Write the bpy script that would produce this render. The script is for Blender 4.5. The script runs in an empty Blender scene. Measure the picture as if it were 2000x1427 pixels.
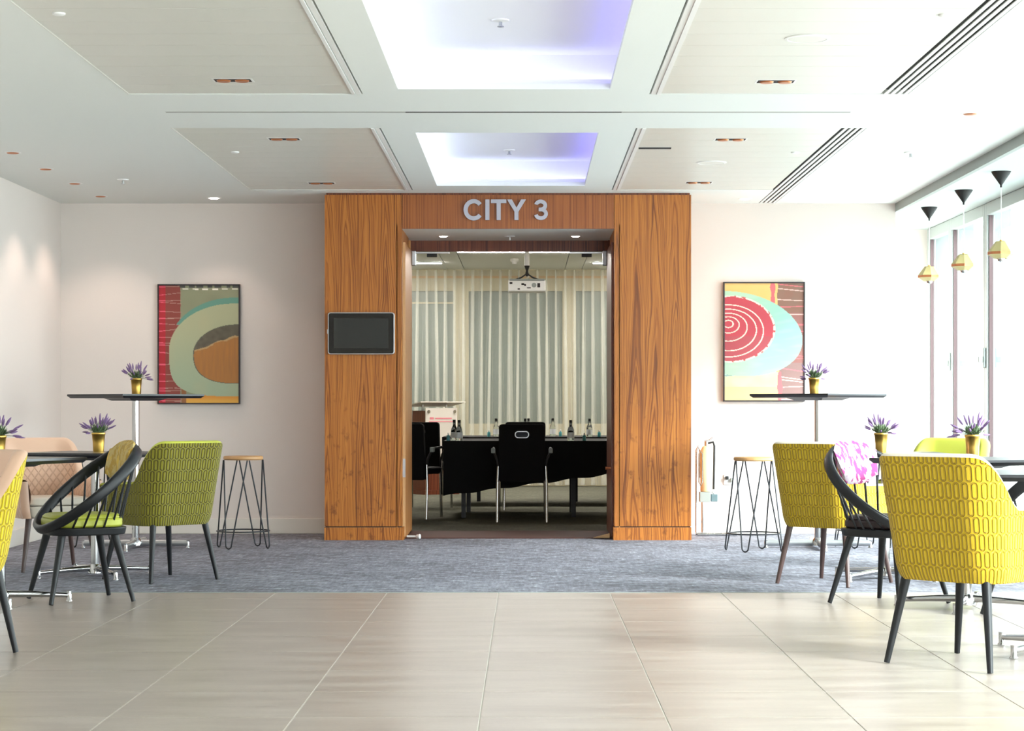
import bpy, bmesh, math, random
from mathutils import Vector, Matrix
R = math.radians
random.seed(7)
S = bpy.context.scene
C = bpy.context.collection

# ------------------------------------------------------------------ camera, world, big light, exposure
EYE = 1.0
cam = bpy.data.cameras.new('camera'); camo = bpy.data.objects.new('camera', cam); C.objects.link(camo)
camo.location = (0, 0, EYE); camo.rotation_euler = (R(90), 0, 0)
cam.sensor_width = 36; cam.lens = 36 * 4160 / 2000
cam.shift_x = -28 / 2000; cam.shift_y = 81.5 / 2000
cam.clip_end = 300
S.camera = camo

WORLD_STRENGTH = 11.0
w = bpy.data.worlds.new('sky'); S.world = w; w.use_nodes = True
bg = w.node_tree.nodes['Background']; bg.inputs[0].default_value = (0.93, 0.98, 1.0, 1); bg.inputs[1].default_value = WORLD_STRENGTH

sun = bpy.data.lights.new('sun', 'SUN'); sun.energy = 11.0; sun.angle = R(16); sun.color = (1.0, 1.0, 0.985)   # hazy low sun through the bay glazing
suno = bpy.data.objects.new('sun', sun); C.objects.link(suno); suno.location = (12, 0, 8)
suno.rotation_euler = Vector((-0.72, 0.69, -0.50)).to_track_quat('-Z', 'Y').to_euler()

def portal_light(name, loc, rot, sx, sy):            # sampling guide for the daylight in a glazed opening
    l = bpy.data.lights.new(name, 'AREA'); l.shape = 'RECTANGLE'; l.size = sx; l.size_y = sy
    l.cycles.is_portal = True
    o = bpy.data.objects.new(name, l); C.objects.link(o); o.location = loc; o.rotation_euler = rot
    return o
portal_light('daylight_guide', (3.72, 8.4, 1.27), (0, R(90), 0), 2.54, 20.4)
portal_light('daylight_guide', (2.2, -3.9, 1.3), (R(90), 0, 0), 2.0, 2.6)

S.view_settings.view_transform = 'Standard'; S.view_settings.look = 'None'
S.view_settings.gamma = 1.0; S.view_settings.use_curve_mapping = False
S.view_settings.exposure = 0.1
S.cycles.max_bounces = 10; S.cycles.diffuse_bounces = 5; S.cycles.transparent_max_bounces = 24
S.cycles.sample_clamp_indirect = 8

# ------------------------------------------------------------------ materials
def lin(c):
    if isinstance(c, str):
        c = [int(c[i:i+2], 16) / 255 for i in (0, 2, 4)]
    return tuple((x / 12.92 if x <= 0.04045 else ((x + 0.055) / 1.055) ** 2.4) for x in c)

class E:                                              # tiny expression wrapper over Math nodes
    def __init__(s, nt, k): s.nt, s.k = nt, k
    def _op(s, op, b=None, c=None, rev=False):
        n = s.nt.nodes.new('ShaderNodeMath'); n.operation = op
        ins = [s, b, c]
        if rev: ins = [b, s, c]
        for i, v in enumerate(ins):
            if v is None: continue
            if isinstance(v, E): s.nt.links.new(v.k, n.inputs[i])
            else: n.inputs[i].default_value = v
        return E(s.nt, n.outputs[0])
    def __add__(s, o): return s._op('ADD', o)
    __radd__ = __add__
    def __sub__(s, o): return s._op('SUBTRACT', o)
    def __rsub__(s, o): return s._op('SUBTRACT', o, rev=True)
    def __mul__(s, o): return s._op('MULTIPLY', o)
    __rmul__ = __mul__
    def __truediv__(s, o): return s._op('DIVIDE', o)
    def abs(s): return s._op('ABSOLUTE')
    def floor(s): return s._op('FLOOR')
    def fract(s): return s._op('FRACT')
    def mod(s, o): return s._op('FLOORED_MODULO', o)
    def max(s, o): return s._op('MAXIMUM', o)
    def min(s, o): return s._op('MINIMUM', o)
    def sqrt(s): return s._op('SQRT')
    def pow(s, o): return s._op('POWER', o)
    def sin(s): return s._op('SINE')
    def gt(s, o): return s._op('GREATER_THAN', o)
    def lt(s, o): return s._op('LESS_THAN', o)
    def ramp(s, a, b):                                # smooth 0..1 between a and b
        n = s.nt.nodes.new('ShaderNodeMapRange'); n.interpolation_type = 'SMOOTHSTEP'
        n.inputs['From Min'].default_value = a; n.inputs['From Max'].default_value = b
        s.nt.links.new(s.k, n.inputs['Value']); return E(s.nt, n.outputs['Result'])

def new_mat(name):
    m = bpy.data.materials.new(name); m.use_nodes = True
    nt = m.node_tree; b = nt.nodes['Principled BSDF']
    return m, nt, b
def pbr(name, col, rough=0.5, metal=0.0, spec=0.5, emit=None, es=0, alpha=None, trans=0, coat=0, ior=None):
    m, nt, b = new_mat(name)
    b.inputs['Base Color'].default_value = (*lin(col), 1); b.inputs['Roughness'].default_value = rough
    b.inputs['Metallic'].default_value = metal; b.inputs['Specular IOR Level'].default_value = spec
    if emit: b.inputs['Emission Color'].default_value = (*lin(emit), 1); b.inputs['Emission Strength'].default_value = es
    if alpha is not None: b.inputs['Alpha'].default_value = alpha
    if trans: b.inputs['Transmission Weight'].default_value = trans
    if coat: b.inputs['Coat Weight'].default_value = coat
    if ior: b.inputs['IOR'].default_value = ior
    return m
def coords(nt, kind='Object'):
    t = nt.nodes.new('ShaderNodeTexCoord'); sp = nt.nodes.new('ShaderNodeSeparateXYZ')
    nt.links.new(t.outputs[kind], sp.inputs[0])
    return [E(nt, sp.outputs[i]) for i in range(3)]
def vec(nt, x, y, z):
    n = nt.nodes.new('ShaderNodeCombineXYZ')
    for i, v in enumerate((x, y, z)):
        if isinstance(v, E): nt.links.new(v.k, n.inputs[i])
        else: n.inputs[i].default_value = v
    return n.outputs[0]
def noise(nt, v, scale=1, detail=3, rough=0.5):
    n = nt.nodes.new('ShaderNodeTexNoise'); n.inputs['Scale'].default_value = scale
    n.inputs['Detail'].default_value = detail; n.inputs['Roughness'].default_value = rough
    nt.links.new(v, n.inputs['Vector']); return E(nt, n.outputs['Fac'])
def mix(nt, f, a, b):
    n = nt.nodes.new('ShaderNodeMix'); n.data_type = 'RGBA'
    if isinstance(f, E): nt.links.new(f.k, n.inputs[0])
    else: n.inputs[0].default_value = f
    for i, v in ((6, a), (7, b)):
        if isinstance(v, (tuple, list, str)): n.inputs[i].default_value = (*lin(v), 1)
        else: nt.links.new(v, n.inputs[i])
    return n.outputs[2]
def bump(nt, b, h, strength=0.3, dist=0.01):
    n = nt.nodes.new('ShaderNodeBump'); n.inputs['Strength'].default_value = strength; n.inputs['Distance'].default_value = dist
    nt.links.new(h.k, n.inputs['Height']); nt.links.new(n.outputs[0], b.inputs['Normal'])

def wall_mat(name, col):
    m, nt, b = new_mat(name); x, y, z = coords(nt)
    n = noise(nt, vec(nt, x, y, z), 180, 2)
    nt.links.new(mix(nt, n * 0.06, col, 'ffffff'), b.inputs['Base Color'])
    b.inputs['Roughness'].default_value = 0.75; b.inputs['Specular IOR Level'].default_value = 0.25
    bump(nt, b, n, 0.08, 0.002)
    return m
M = {}
M['wall'] = wall_mat('wall_paint', 'dcd3cc')
M['white'] = wall_mat('ceiling_paint', 'e2e4e0')
M['skirting'] = pbr('skirting_paint', 'ddd8cf', 0.4)
M['panel'] = pbr('ceiling_panel_paint', 'd6d5cd', 0.35)
M['trim_white'] = pbr('white_trim', 'e8e8e6', 0.4)
M['trim_grey'] = pbr('grey_trim', '8f9692', 0.5)
M['soffit'] = wall_mat('soffit_paint', 'bcc6c2')
M['black'] = pbr('black_matte', '141414', 0.6)
M['slotgrey'] = pbr('slot_grey', '9a9a94', 0.6)
M['void'] = pbr('dark_slot', '2a2626', 0.8)
M['copper'] = pbr('copper_reflector', 'c07a50', 0.35, 0.7)
M['lamp'] = pbr('lamp_lens', 'fff0e8', 0.4, emit='ffe4d6', es=14)
M['chrome'] = pbr('chrome', 'bdbdbd', 0.14, 1)
M['steel'] = pbr('brushed_steel', 'b4b6b8', 0.32, 1)
M['letter'] = pbr('satin_aluminium_letters', 'b2b0b8', 0.5, 0.3)
M['brass'] = pbr('brass', 'd4ac58', 0.33, 1)
M['darkmetal'] = pbr('dark_metal', '2b2d31', 0.35, 0.6)
M['charcoal'] = pbr('charcoal_stained_wood', '15171a', 0.4, 0.0, 0.35)
M['brownleg'] = pbr('dark_brown_wood', '4a3733', 0.35)
M['tabletop'] = pbr('black_laminate', '181a1e', 0.28)
M['stoolwood'] = pbr('stool_wood', 'b98d5c', 0.45)
M['blackfabric'] = pbr('black_fabric', '0e0e0f', 0.8, spec=0.2)
M['cloth'] = pbr('black_tablecloth', '0b0b0c', 0.75, spec=0.2)
M['tv_glass'] = pbr('black_glass', '0b0b0d', 0.06)
M['tv_screen'] = pbr('dark_screen', '232524', 0.12)
M['framedark'] = pbr('picture_frame_black', '2a2225', 0.4)
M['shade'] = pbr('cream_shade_panel', 'b3a672', 0.55)
M['winframe'] = pbr('window_frame', 'a4aaa7', 0.4)
M['fin'] = pbr('pale_blue_reveal', '5c7176', 0.5)
M['seal'] = pbr('dark_seal', '4d3a3c', 0.5)
M['stone'] = pbr('outdoor_stone', '8a8f8a', 0.9)
M['paving'] = pbr('outdoor_paving', 'c9cbc9', 0.9)
M['bottle'] = pbr('clear_glass_bottle', 'e8f0f0', 0.05, trans=1.0, ior=1.15)
M['label'] = pbr('bottle_label', 'eef4f5', 0.5)
M['teal'] = pbr('teal_glass', '4f9aa0', 0.2)
M['acrylic'] = pbr('frosted_acrylic', 'e2dcd2', 0.35, spec=0.5)
M['pink'] = pbr('pink_print', 'e98a95', 0.5)
M['linear'] = pbr('linear_light', 'ffffff', 0.5, emit='fff8f0', es=210)
M['led'] = pbr('cove_led', 'ffffff', 0.5, emit='c6ccff', es=4.2)
M['led_w'] = pbr('cove_led_white', 'ffffff', 0.5, emit='d6e2ff', es=8)
M['led_v'] = pbr('cove_led_violet', 'ffffff', 0.5, emit='8a80ff', es=6)
M['tray'] = wall_mat('tray_paint', 'ececf2')
M['cream'] = pbr('cream_wall', 'c2b89c', 0.7)
M['pane_grey'] = pbr('grey_green_window_pane', '5f6f6a', 0.25)
M['plug_white'] = pbr('socket_white', 'e4e8e6', 0.4)
M['ext'] = pbr('pale_enamel', 'e3c79c', 0.35)
M['leaf'] = pbr('sage_leaf', '5d7350', 0.7)
M['lav'] = pbr('lavender_flower', '7a5f88', 0.7)
M['doorstop'] = pbr('doorstop_white', 'e6e6e6', 0.4)
M['wedge'] = pbr('pale_wood_wedge', 'c9a070', 0.6)

# window glass: clear pane with a fresnel reflection
m, nt, b = new_mat('window_glass'); nt.nodes.remove(b)
tr = nt.nodes.new('ShaderNodeBsdfTransparent'); tr.inputs[0].default_value = (0.93, 0.97, 0.97, 1)
gl = nt.nodes.new('ShaderNodeBsdfGlossy'); gl.inputs['Roughness'].default_value = 0.0
lw = nt.nodes.new('ShaderNodeLayerWeight'); lw.inputs[0].default_value = 0.5
fz = E(nt, lw.outputs['Facing']).pow(5.0) * 0.9 + 0.035
mx = nt.nodes.new('ShaderNodeMixShader')
nt.links.new(fz.k, mx.inputs[0]); nt.links.new(tr.outputs[0], mx.inputs[1]); nt.links.new(gl.outputs[0], mx.inputs[2])
nt.links.new(mx.outputs[0], nt.nodes['Material Output'].inputs[0]); M['glass'] = m

# sheer curtain: half open weave, half white threads that let light through
m, nt, b = new_mat('sheer_curtain'); nt.nodes.remove(b)
tr = nt.nodes.new('ShaderNodeBsdfTransparent'); df = nt.nodes.new('ShaderNodeBsdfDiffuse'); df.inputs[0].default_value = (*lin('f1f3ea'), 1)
tl = nt.nodes.new('ShaderNodeBsdfTranslucent'); tl.inputs[0].default_value = (*lin('f1f3ea'), 1)
m1 = nt.nodes.new('ShaderNodeMixShader'); m1.inputs[0].default_value = 0.35
m2 = nt.nodes.new('ShaderNodeMixShader'); m2.inputs[0].default_value = 0.27
nt.links.new(df.outputs[0], m1.inputs[1]); nt.links.new(tl.outputs[0], m1.inputs[2])
nt.links.new(tr.outputs[0], m2.inputs[1]); nt.links.new(m1.outputs[0], m2.inputs[2])
nt.links.new(m2.outputs[0], nt.nodes['Material Output'].inputs[0]); M['sheer'] = m

# veneer with cathedral figure, bookmatched leaves
def veneer(name, leaf, light, mid, dark, figure=1.0, off=0.0):
    m, nt, b = new_mat(name); x, y, z = coords(nt)
    xx = x + y + off
    warp = noise(nt, vec(nt, xx * 2.2, 0.0, z * 0.9), 1.0, 3) * 0.10 * figure
    u = (xx + warp) / leaf
    leafid = (u + 0.5).floor(); lx = ((u + 0.5).fract() - 0.5).abs()
    g = lx.pow(1.35) * 3.2 + (z + leafid.mod(3.0) * 0.23) * (0.75 * figure) + noise(nt, vec(nt, xx * 5.0, 7.0, z * 1.6), 1.0, 3) * 0.55 * figure
    band = noise(nt, vec(nt, g * 6.5, leafid * 0.4, 0.0), 1.0, 4, 0.6)
    streak = noise(nt, vec(nt, xx * 70, 0.0, z * 1.2), 1.0, 4, 0.6)
    fine = noise(nt, vec(nt, xx * 330, 0.0, z * 7), 1.0, 2)
    t = (band * 0.72 + streak * 0.34 + fine * 0.12).ramp(0.44, 0.74)
    c1 = mix(nt, t, mid, light)
    dk = (1.0 - band.ramp(0.34, 0.52)) * 0.65 + (1.0 - streak.ramp(0.32, 0.50)) * 0.4
    c2 = mix(nt, dk.min(1.0), c1, dark)
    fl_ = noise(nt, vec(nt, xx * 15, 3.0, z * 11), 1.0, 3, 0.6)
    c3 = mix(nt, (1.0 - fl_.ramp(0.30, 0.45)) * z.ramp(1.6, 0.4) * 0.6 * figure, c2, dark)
    nt.links.new(c3, b.inputs['Base Color'])
    b.inputs['Roughness'].default_value = 0.38; b.inputs['Specular IOR Level'].default_value = 0.4
    return m
M['veneer'] = veneer('walnut_veneer', 0.145, 'b9742f', 'a15a20', '5e2f12', 1.0)
M['veneer_head'] = veneer('walnut_veneer_header', 0.14, 'a2602f', '8e4d24', '6a371a', 0.12)
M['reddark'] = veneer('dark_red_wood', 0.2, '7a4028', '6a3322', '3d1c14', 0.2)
M['doorwood'] = veneer('door_wood', 0.3, 'c98d54', 'b5773f', '8a5228', 0.25)

# porcelain floor tile
m, nt, b = new_mat('porcelain_tile'); x, y, z = coords(nt)
oi = nt.nodes.new('ShaderNodeObjectInfo'); rnd = E(nt, oi.outputs['Random'])
n1 = noise(nt, vec(nt, x * 2 + rnd * 37, y * 7 + rnd * 11, 0.0), 1.0, 5, 0.6)
n2 = noise(nt, vec(nt, x * 60, y * 60, 0.0), 1.0, 2)
c1 = mix(nt, (n1 * 0.85 + n2 * 0.15).ramp(0.3, 0.72), '938880', 'aaa097')
nt.links.new(mix(nt, rnd * 0.12, c1, '8c8175'), b.inputs['Base Color'])
b.inputs['Roughness'].default_value = 0.34; b.inputs['Specular IOR Level'].default_value = 0.45
rr = n1 * 0.12 + 0.27; nt.links.new(rr.k, b.inputs['Roughness'])
M['tile'] = m
M['threshold'] = pbr('dark_red_threshold', '4c2a22', 0.7, spec=0.2)
M['grout'] = pbr('pale_grout', 'd6d2c9', 0.8)

def carpet(name, a, c, d, sc=1.0):
    m, nt, b = new_mat(name); x, y, z = coords(nt)
    n1 = noise(nt, vec(nt, x * 9 * sc, y * 16 * sc, 0.0), 1.0, 5, 0.72)
    n2 = noise(nt, vec(nt, x * 45 * sc, y * 6 * sc, 0.0), 1.0, 4, 0.7)
    n3 = noise(nt, vec(nt, x * 0.9, y * 1.2, 3.0), 1.0, 2)
    t = (n1 * 0.6 + n2 * 0.3 + n3 * 0.2).ramp(0.44, 0.66)
    c1 = mix(nt, t, a, c)
    c2 = mix(nt, (n1 * 0.5 + n2 * 0.5).ramp(0.56, 0.72), c1, d)
    nt.links.new(c2, b.inputs['Base Color']); b.inputs['Roughness'].default_value = 0.95; b.inputs['Specular IOR Level'].default_value = 0.1
    bump(nt, b, n1 + n2, 0.5, 0.006)
    return m
M['carpet'] = carpet('blue_grey_carpet', '66646b', '93959f', 'd6dae2')
M['carpet2'] = carpet('olive_grey_carpet', '55554a', '66665a', '7c7b6c', 0.8)

# embossed chair fabric: rows of long rounded links
def link_fabric(name, base, groove, hi):
    m, nt, b = new_mat(name); u, v, _ = coords(nt, 'UV')
    PU, PV = 0.034, 0.064
    row = (v / PV).floor()
    fu = ((u / PU + row.mod(2.0) * 0.5).fract() - 0.5).abs() * PU
    fv = (((v / PV).fract() - 0.5).abs() * PV - 0.0195).max(0.0)
    d = ((fu * fu + fv * fv).sqrt() - 0.0095)
    ring = 1.0 - d.abs().ramp(0.0014, 0.0052)
    inner = 1.0 - (d + 0.0035).ramp(-0.002, 0.002)
    weave = noise(nt, vec(nt, u * 700, v * 700, 0.0), 1.0, 2)
    col = mix(nt, ring * 0.75, base, groove)
    col = mix(nt, inner * 0.25, col, hi)
    col = mix(nt, weave * 0.15, col, groove)
    nt.links.new(col, b.inputs['Base Color'])
    b.inputs['Roughness'].default_value = 0.8; b.inputs['Specular IOR Level'].default_value = 0.2
    b.inputs['Sheen Weight'].default_value = 0.15
    bump(nt, b, (1.0 - ring) + weave * 0.1, 0.9, 0.010)
    return m
M['fab_yellow'] = link_fabric('yellow_link_fabric', 'cbaa22', '9a7a10', 'd0b43a')
M['fab_yellow2'] = link_fabric('bright_yellow_link_fabric', 'd8c02a', 'a98d14', 'dcc640')
M['fab_green'] = link_fabric('lime_link_fabric', '8b8428', '463c10', '827c26')

def quilt(name, col, seam, zmax=0.70):
    m, nt, b = new_mat(name); u, v, _ = coords(nt, 'UV')
    P = 0.062
    a = (((u + v) / P).fract() - 0.5).abs(); c = (((u - v) / P).fract() - 0.5).abs()
    puff = ((0.5 - a.max(c)) * 2.0).ramp(0.0, 0.35)
    on = v.lt(zmax)
    h = 1.0 - (1.0 - puff) * on
    band = 1.0 - (v - zmax).abs().ramp(0.001, 0.003)
    h = h - band
    nt.links.new(mix(nt, (1.0 - h) * 0.5, col, seam), b.inputs['Base Color'])
    b.inputs['Roughness'].default_value = 0.42
    bump(nt, b, h, 0.5, 0.008)
    return m
M['leather_blush'] = quilt('blush_leather', 'd9b49a', 'b58d74')
M['leather_lime'] = quilt('lime_leather', 'bcc04a', '8d9230')
M['leather_cream'] = pbr('cream_leather', 'd8cfc0', 0.45)
M['seat_lime'] = pbr('lime_seat_leather', 'a9ae3c', 0.45)
M['seat_dark'] = pbr('dark_brown_seat', '2b1d1e', 0.5)

def brush(name, a, c, d, sc):
    m, nt, b = new_mat(name); x, y, z = coords(nt, 'Object')
    n1 = noise(nt, vec(nt, x * 40 * sc + z * 10, y * 40 * sc + z * 10, z * 22 * sc), 1.0, 2, 0.6)
    n2 = noise(nt, vec(nt, x * 30 * sc, y * 30 * sc + 9, z * 16 * sc), 1.0, 1)
    c1 = mix(nt, n1.ramp(0.46, 0.54), a, c)
    nt.links.new(mix(nt, n2.ramp(0.55, 0.62), c1, d), b.inputs['Base Color']); b.inputs['Roughness'].default_value = 0.8
    return m
M['cush_yellow'] = brush('yellow_streak_fabric', 'a98a3c', 'b8a36a', 'c9a84a', 1.0)
M['cush_pink'] = brush('pink_block_fabric', 'c6b6c0', 'a23a78', 'cabcc5', 0.8)

# ------------------------------------------------------------------ geometry helpers
class MB:
    def __init__(s): s.v = []; s.f = []; s.uv = None
    def add(s, vs, fs):
        o = len(s.v); s.v += [tuple(p) for p in vs]; s.f += [tuple(i + o for i in f) for f in fs]; return s
    def box(s, x0, x1, y0, y1, z0, z1):
        vs = [(x, y, z) for x in (x0, x1) for y in (y0, y1) for z in (z0, z1)]
        return s.add(vs, [(0, 1, 3, 2), (4, 6, 7, 5), (0, 4, 5, 1), (2, 3, 7, 6), (0, 2, 6, 4), (1, 5, 7, 3)])
    def prism(s, poly, z0, z1, inset=0.0, inset0=0.0):     # convex/simple polygon in XY; top may be inset
        n = len(poly)
        cx = sum(p[0] for p in poly) / n; cy = sum(p[1] for p in poly) / n
        def ins(p, k): return (cx + (p[0] - cx) * (1 - k), cy + (p[1] - cy) * (1 - k))
        vs = [(*ins(p, inset0), z0) for p in poly] + [(*ins(p, inset), z1) for p in poly]
        fs = [tuple(range(n - 1, -1, -1)), tuple(range(n, 2 * n))] + [(i, (i + 1) % n, n + (i + 1) % n, n + i) for i in range(n)]
        return s.add(vs, fs)
    def lathe(s, prof, n=20, c=(0, 0, 0), cap=True):
        vs = [(c[0] + r * math.cos(2 * math.pi * i / n), c[1] + r * math.sin(2 * math.pi * i / n), c[2] + z) for r, z in prof for i in range(n)]
        fs = [(k * n + i, k * n + (i + 1) % n, (k + 1) * n + (i + 1) % n, (k + 1) * n + i) for k in range(len(prof) - 1) for i in range(n)]
        if cap: fs += [tuple(range(n - 1, -1, -1)), tuple((len(prof) - 1) * n + i for i in range(n))]
        return s.add(vs, fs)
    def tube(s, pts, rad, n=8, closed=False, flat=None, up=None):   # swept section; flat=(a,b) gives a rounded-rect section
        P = [Vector(p) for p in pts]; m_ = len(P); vs = []; prev = None
        for i, p in enumerate(P):
            if closed: t = (P[(i + 1) % m_] - P[i - 1]).normalized()
            else: t = (P[min(i + 1, m_ - 1)] - P[max(i - 1, 0)]).normalized()
            if up is not None: a = Vector(up)
            elif prev is not None: a = prev
            else: a = Vector((0, 0, 1)) if abs(t.z) < 0.9 else Vector((1, 0, 0))
            a = (a - t * a.dot(t)).normalized(); prev = a; bb = t.cross(a)
            r = rad[i] if isinstance(rad, (list, tuple)) else rad
            for k in range(n):
                th = 2 * math.pi * (k + 0.5) / n
                if flat:
                    ca, sa = math.cos(th), math.sin(th); e = 0.55
                    ra = math.copysign(abs(ca) ** e, ca) * flat[0] * (r or 1); rb = math.copysign(abs(sa) ** e, sa) * flat[1] * (r or 1)
                    vs.append(p + a * ra + bb * rb)
                else: vs.append(p + (a * math.cos(th) + bb * math.sin(th)) * r)
        fs = []
        for i in range(m_ if closed else m_ - 1):
            j = (i + 1) % m_
            fs += [(i * n + k, i * n + (k + 1) % n, j * n + (k + 1) % n, j * n + k) for k in range(n)]
        if not closed: fs += [tuple(range(n - 1, -1, -1)), tuple((m_ - 1) * n + k for k in range(n))]
        return s.add(vs, fs)
    def grid(s, rows, closed=False):
        n = len(rows[0]); vs = [p for r in rows for p in r]
        fs = [(i * n + k, i * n + (k + 1) % n, (i + 1) * n + (k + 1) % n, (i + 1) * n + k) for i in range(len(rows) - 1) for k in range(n if closed else n - 1)]
        return s.add(vs, fs)
    def mesh(s, name, mat, smooth=False, uv=None):
        me = bpy.data.meshes.new(name); me.from_pydata(s.v, [], s.f)
        bm = bmesh.new(); bm.from_mesh(me); bmesh.ops.recalc_face_normals(bm, faces=bm.faces); bm.to_mesh(me); bm.free()
        if uv:
            l = me.uv_layers.new(name='UVMap')
            for lp in me.loops: l.data[lp.index].uv = uv[lp.vertex_index]
        if mat: me.materials.append(mat if not isinstance(mat, str) else M[mat])
        if smooth:
            for p in me.polygons: p.use_smooth = True
        me.update(); return me
    def build(s, name, mat, parent=None, smooth=False, uv=None, bev=0.0, auto=True, sub=0):
        o = bpy.data.objects.new(name, s.mesh(name, mat, smooth, uv)); C.objects.link(o)
        if parent: o.parent = parent
        if bev:
            b = o.modifiers.new('bevel', 'BEVEL'); b.width = bev; b.segments = 2; b.limit_method = 'ANGLE'; b.angle_limit = R(40)
        if sub:
            q = o.modifiers.new('sub', 'SUBSURF'); q.levels = sub; q.render_levels = sub
        if smooth and auto and not sub:
            o.data.set_sharp_from_angle(angle=R(42))
        return o
def tag(o, label, cat, group=None):
    o['label'] = label; o['category'] = cat
    if group: o['group'] = group
    return o
def empty(name, loc=(0, 0, 0), rz=0, sc=1.0):
    o = bpy.data.objects.new(name, None); C.objects.link(o); o.location = loc; o.rotation_euler = (0, 0, rz)
    o.scale = (sc, sc, sc); o.empty_display_size = 0.1; return o
def struct(o): o['kind'] = 'structure'; return o
def stuff(o): o['kind'] = 'stuff'; return o
def copy_tree(o, parent=None):
    c = o.copy(); C.objects.link(c); c.parent = parent
    for ch in list(o.children): copy_tree(ch, c)
    return c
def rrect(x0, x1, y0, y1, r, n=5):
    out = []
    for cx, cy, a0 in ((x1 - r, y1 - r, 0), (x0 + r, y1 - r, 90), (x0 + r, y0 + r, 180), (x1 - r, y0 + r, 270)):
        out += [(cx + r * math.cos(R(a0 + 90 * k / n)), cy + r * math.sin(R(a0 + 90 * k / n))) for k in range(n + 1)]
    return out
def spot(name, loc, energy, col, angle, parent=None, blend=0.6, rad=0.03):
    l = bpy.data.lights.new(name, 'SPOT'); l.energy = energy; l.color = col; l.spot_size = R(angle); l.spot_blend = blend; l.shadow_soft_size = rad
    o = bpy.data.objects.new(name, l); C.objects.link(o)
    if parent: o.parent = parent
    o.location = loc
    return o

# ------------------------------------------------------------------ the room shell
XL, XR, XB = -3.68, 3.52, 2.92          # left wall, glazing line, edge of main ceiling
YW, YP, YB = 16.84, 16.0, 18.6          # back wall, portal face, bay end wall
ZC, ZS = 2.61, 2.55                     # main ceiling, bay soffit
YC = 11.49                              # tile / carpet line

fl = struct(MB().box(XL - .2, XR + .1, -4, YC, -0.1, -0.0025).build('floor', 'grout'))
XJ0, YJ0, PX, PY, G = -0.150, 6.88, 0.6, 0.61, 0.0022
xs = [XL] + [XJ0 + PX * k for k in range(-5, 7) if XL + .03 < XJ0 + PX * k < XR - .03] + [XR + .05]
ys = [YJ0 + PY * k for k in range(-2, 8) if YJ0 + PY * k < YC - .05] + [YC]
tile_cache = {}
for i in range(len(xs) - 1):
    for j in range(len(ys) - 1):
        wx, wy = round(xs[i+1] - xs[i], 4), round(ys[j+1] - ys[j], 4)
        if (wx, wy) not in tile_cache:
            p = [(-wx/2 + G, -wy/2 + G), (wx/2 - G, -wy/2 + G), (wx/2 - G, wy/2 - G), (-wx/2 + G, wy/2 - G)]
            tile_cache[(wx, wy)] = MB().prism(p, -0.012, 0.0, inset=0.003).mesh('floor_tile', 'tile')
        o = bpy.data.objects.new('floor_tile', tile_cache[(wx, wy)]); C.objects.link(o); o.parent = fl
        o.location = ((xs[i] + xs[i+1]) / 2, (ys[j] + ys[j+1]) / 2, 0)
near = MB().box(XL, XR + .05, -4, ys[0] - G, -0.012, 0.0).build('floor_field', 'tile', fl)
struct(MB().box(XL - .2, XR + .1, YC + .004, 17.1, -0.1, 0.002).build('floor_carpet', 'carpet'))
struct(MB().box(2.9, XR + .1, 17.1, YB, -0.1, 0.002).build('floor_bay', 'carpet'))
struct(MB().box(-4.2, 2.7, 17.1, 27.4, -0.1, 0.0).build('floor_meeting', 'carpet2'))
struct(MB().box(-0.92, 0.645, 16.2, 17.12, 0.0, 0.008).build('trim_threshold', 'threshold'))
struct(MB().box(XL, XR, YC - .003, YC + .006, -0.01, 0.003).build('trim_carpet_edge', 'trim_grey'))

# ceiling with openings for the panel fields, light trays and slot diffusers
RAFT = [(-2.05, -0.84), (0.632, 1.83)]; RY = [(7.45, 10.96), (12.29, 15.8)]
TRX = (-0.65, 0.425); TY = [(7.79, 10.785), (12.5, 15.5)]
SLX = (1.83, 1.965); SLY = [(7.45, 10.96), (12.29, 16.8)]
LSX, LSY = (-1.97, 1.77), (11.605, 11.655)
holes = [(a, b, c, d) for a, b in RAFT for c, d in RY] + [(*TRX, c, d) for c, d in TY] + [(*SLX, c, d) for c, d in SLY] + [(*LSX, *LSY)]
gx = sorted({XL - .2, XB} | {h[i] for h in holes for i in (0, 1)}); gy = sorted({-4.0, YW + .1} | {h[i] for h in holes for i in (2, 3)})
ce = MB(); idx = {}
for i in range(len(gx) - 1):
    for j in range(len(gy) - 1):
        mx_, my_ = (gx[i] + gx[i+1]) / 2, (gy[j] + gy[j+1]) / 2
        if any(h[0] < mx_ < h[1] and h[2] < my_ < h[3] for h in holes): continue
        q = []
        for a, b_ in ((i, j), (i + 1, j), (i + 1, j + 1), (i, j + 1)):
            if (a, b_) not in idx: idx[(a, b_)] = len(ce.v); ce.v.append((gx[a], gy[b_], ZC))
            q.append(idx[(a, b_)])
        ce.f.append(tuple(q))
ceil = bpy.data.objects.new('ceiling', ce.mesh('ceiling', 'white')); C.objects.link(ceil); struct(ceil)
sm = ceil.modifiers.new('thick', 'SOLIDIFY'); sm.thickness = 0.03; sm.offset = 1
bm = bmesh.new(); bm.from_mesh(ceil.data)
for f in bm.faces:
    if f.normal.z < 0: f.normal_flip()
bm.to_mesh(ceil.data); bm.free()
struct(MB().box(XL - .3, XB + .1, -4, YW + .1, 2.98, 3.0).build('ceiling_slab', 'white'))

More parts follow.
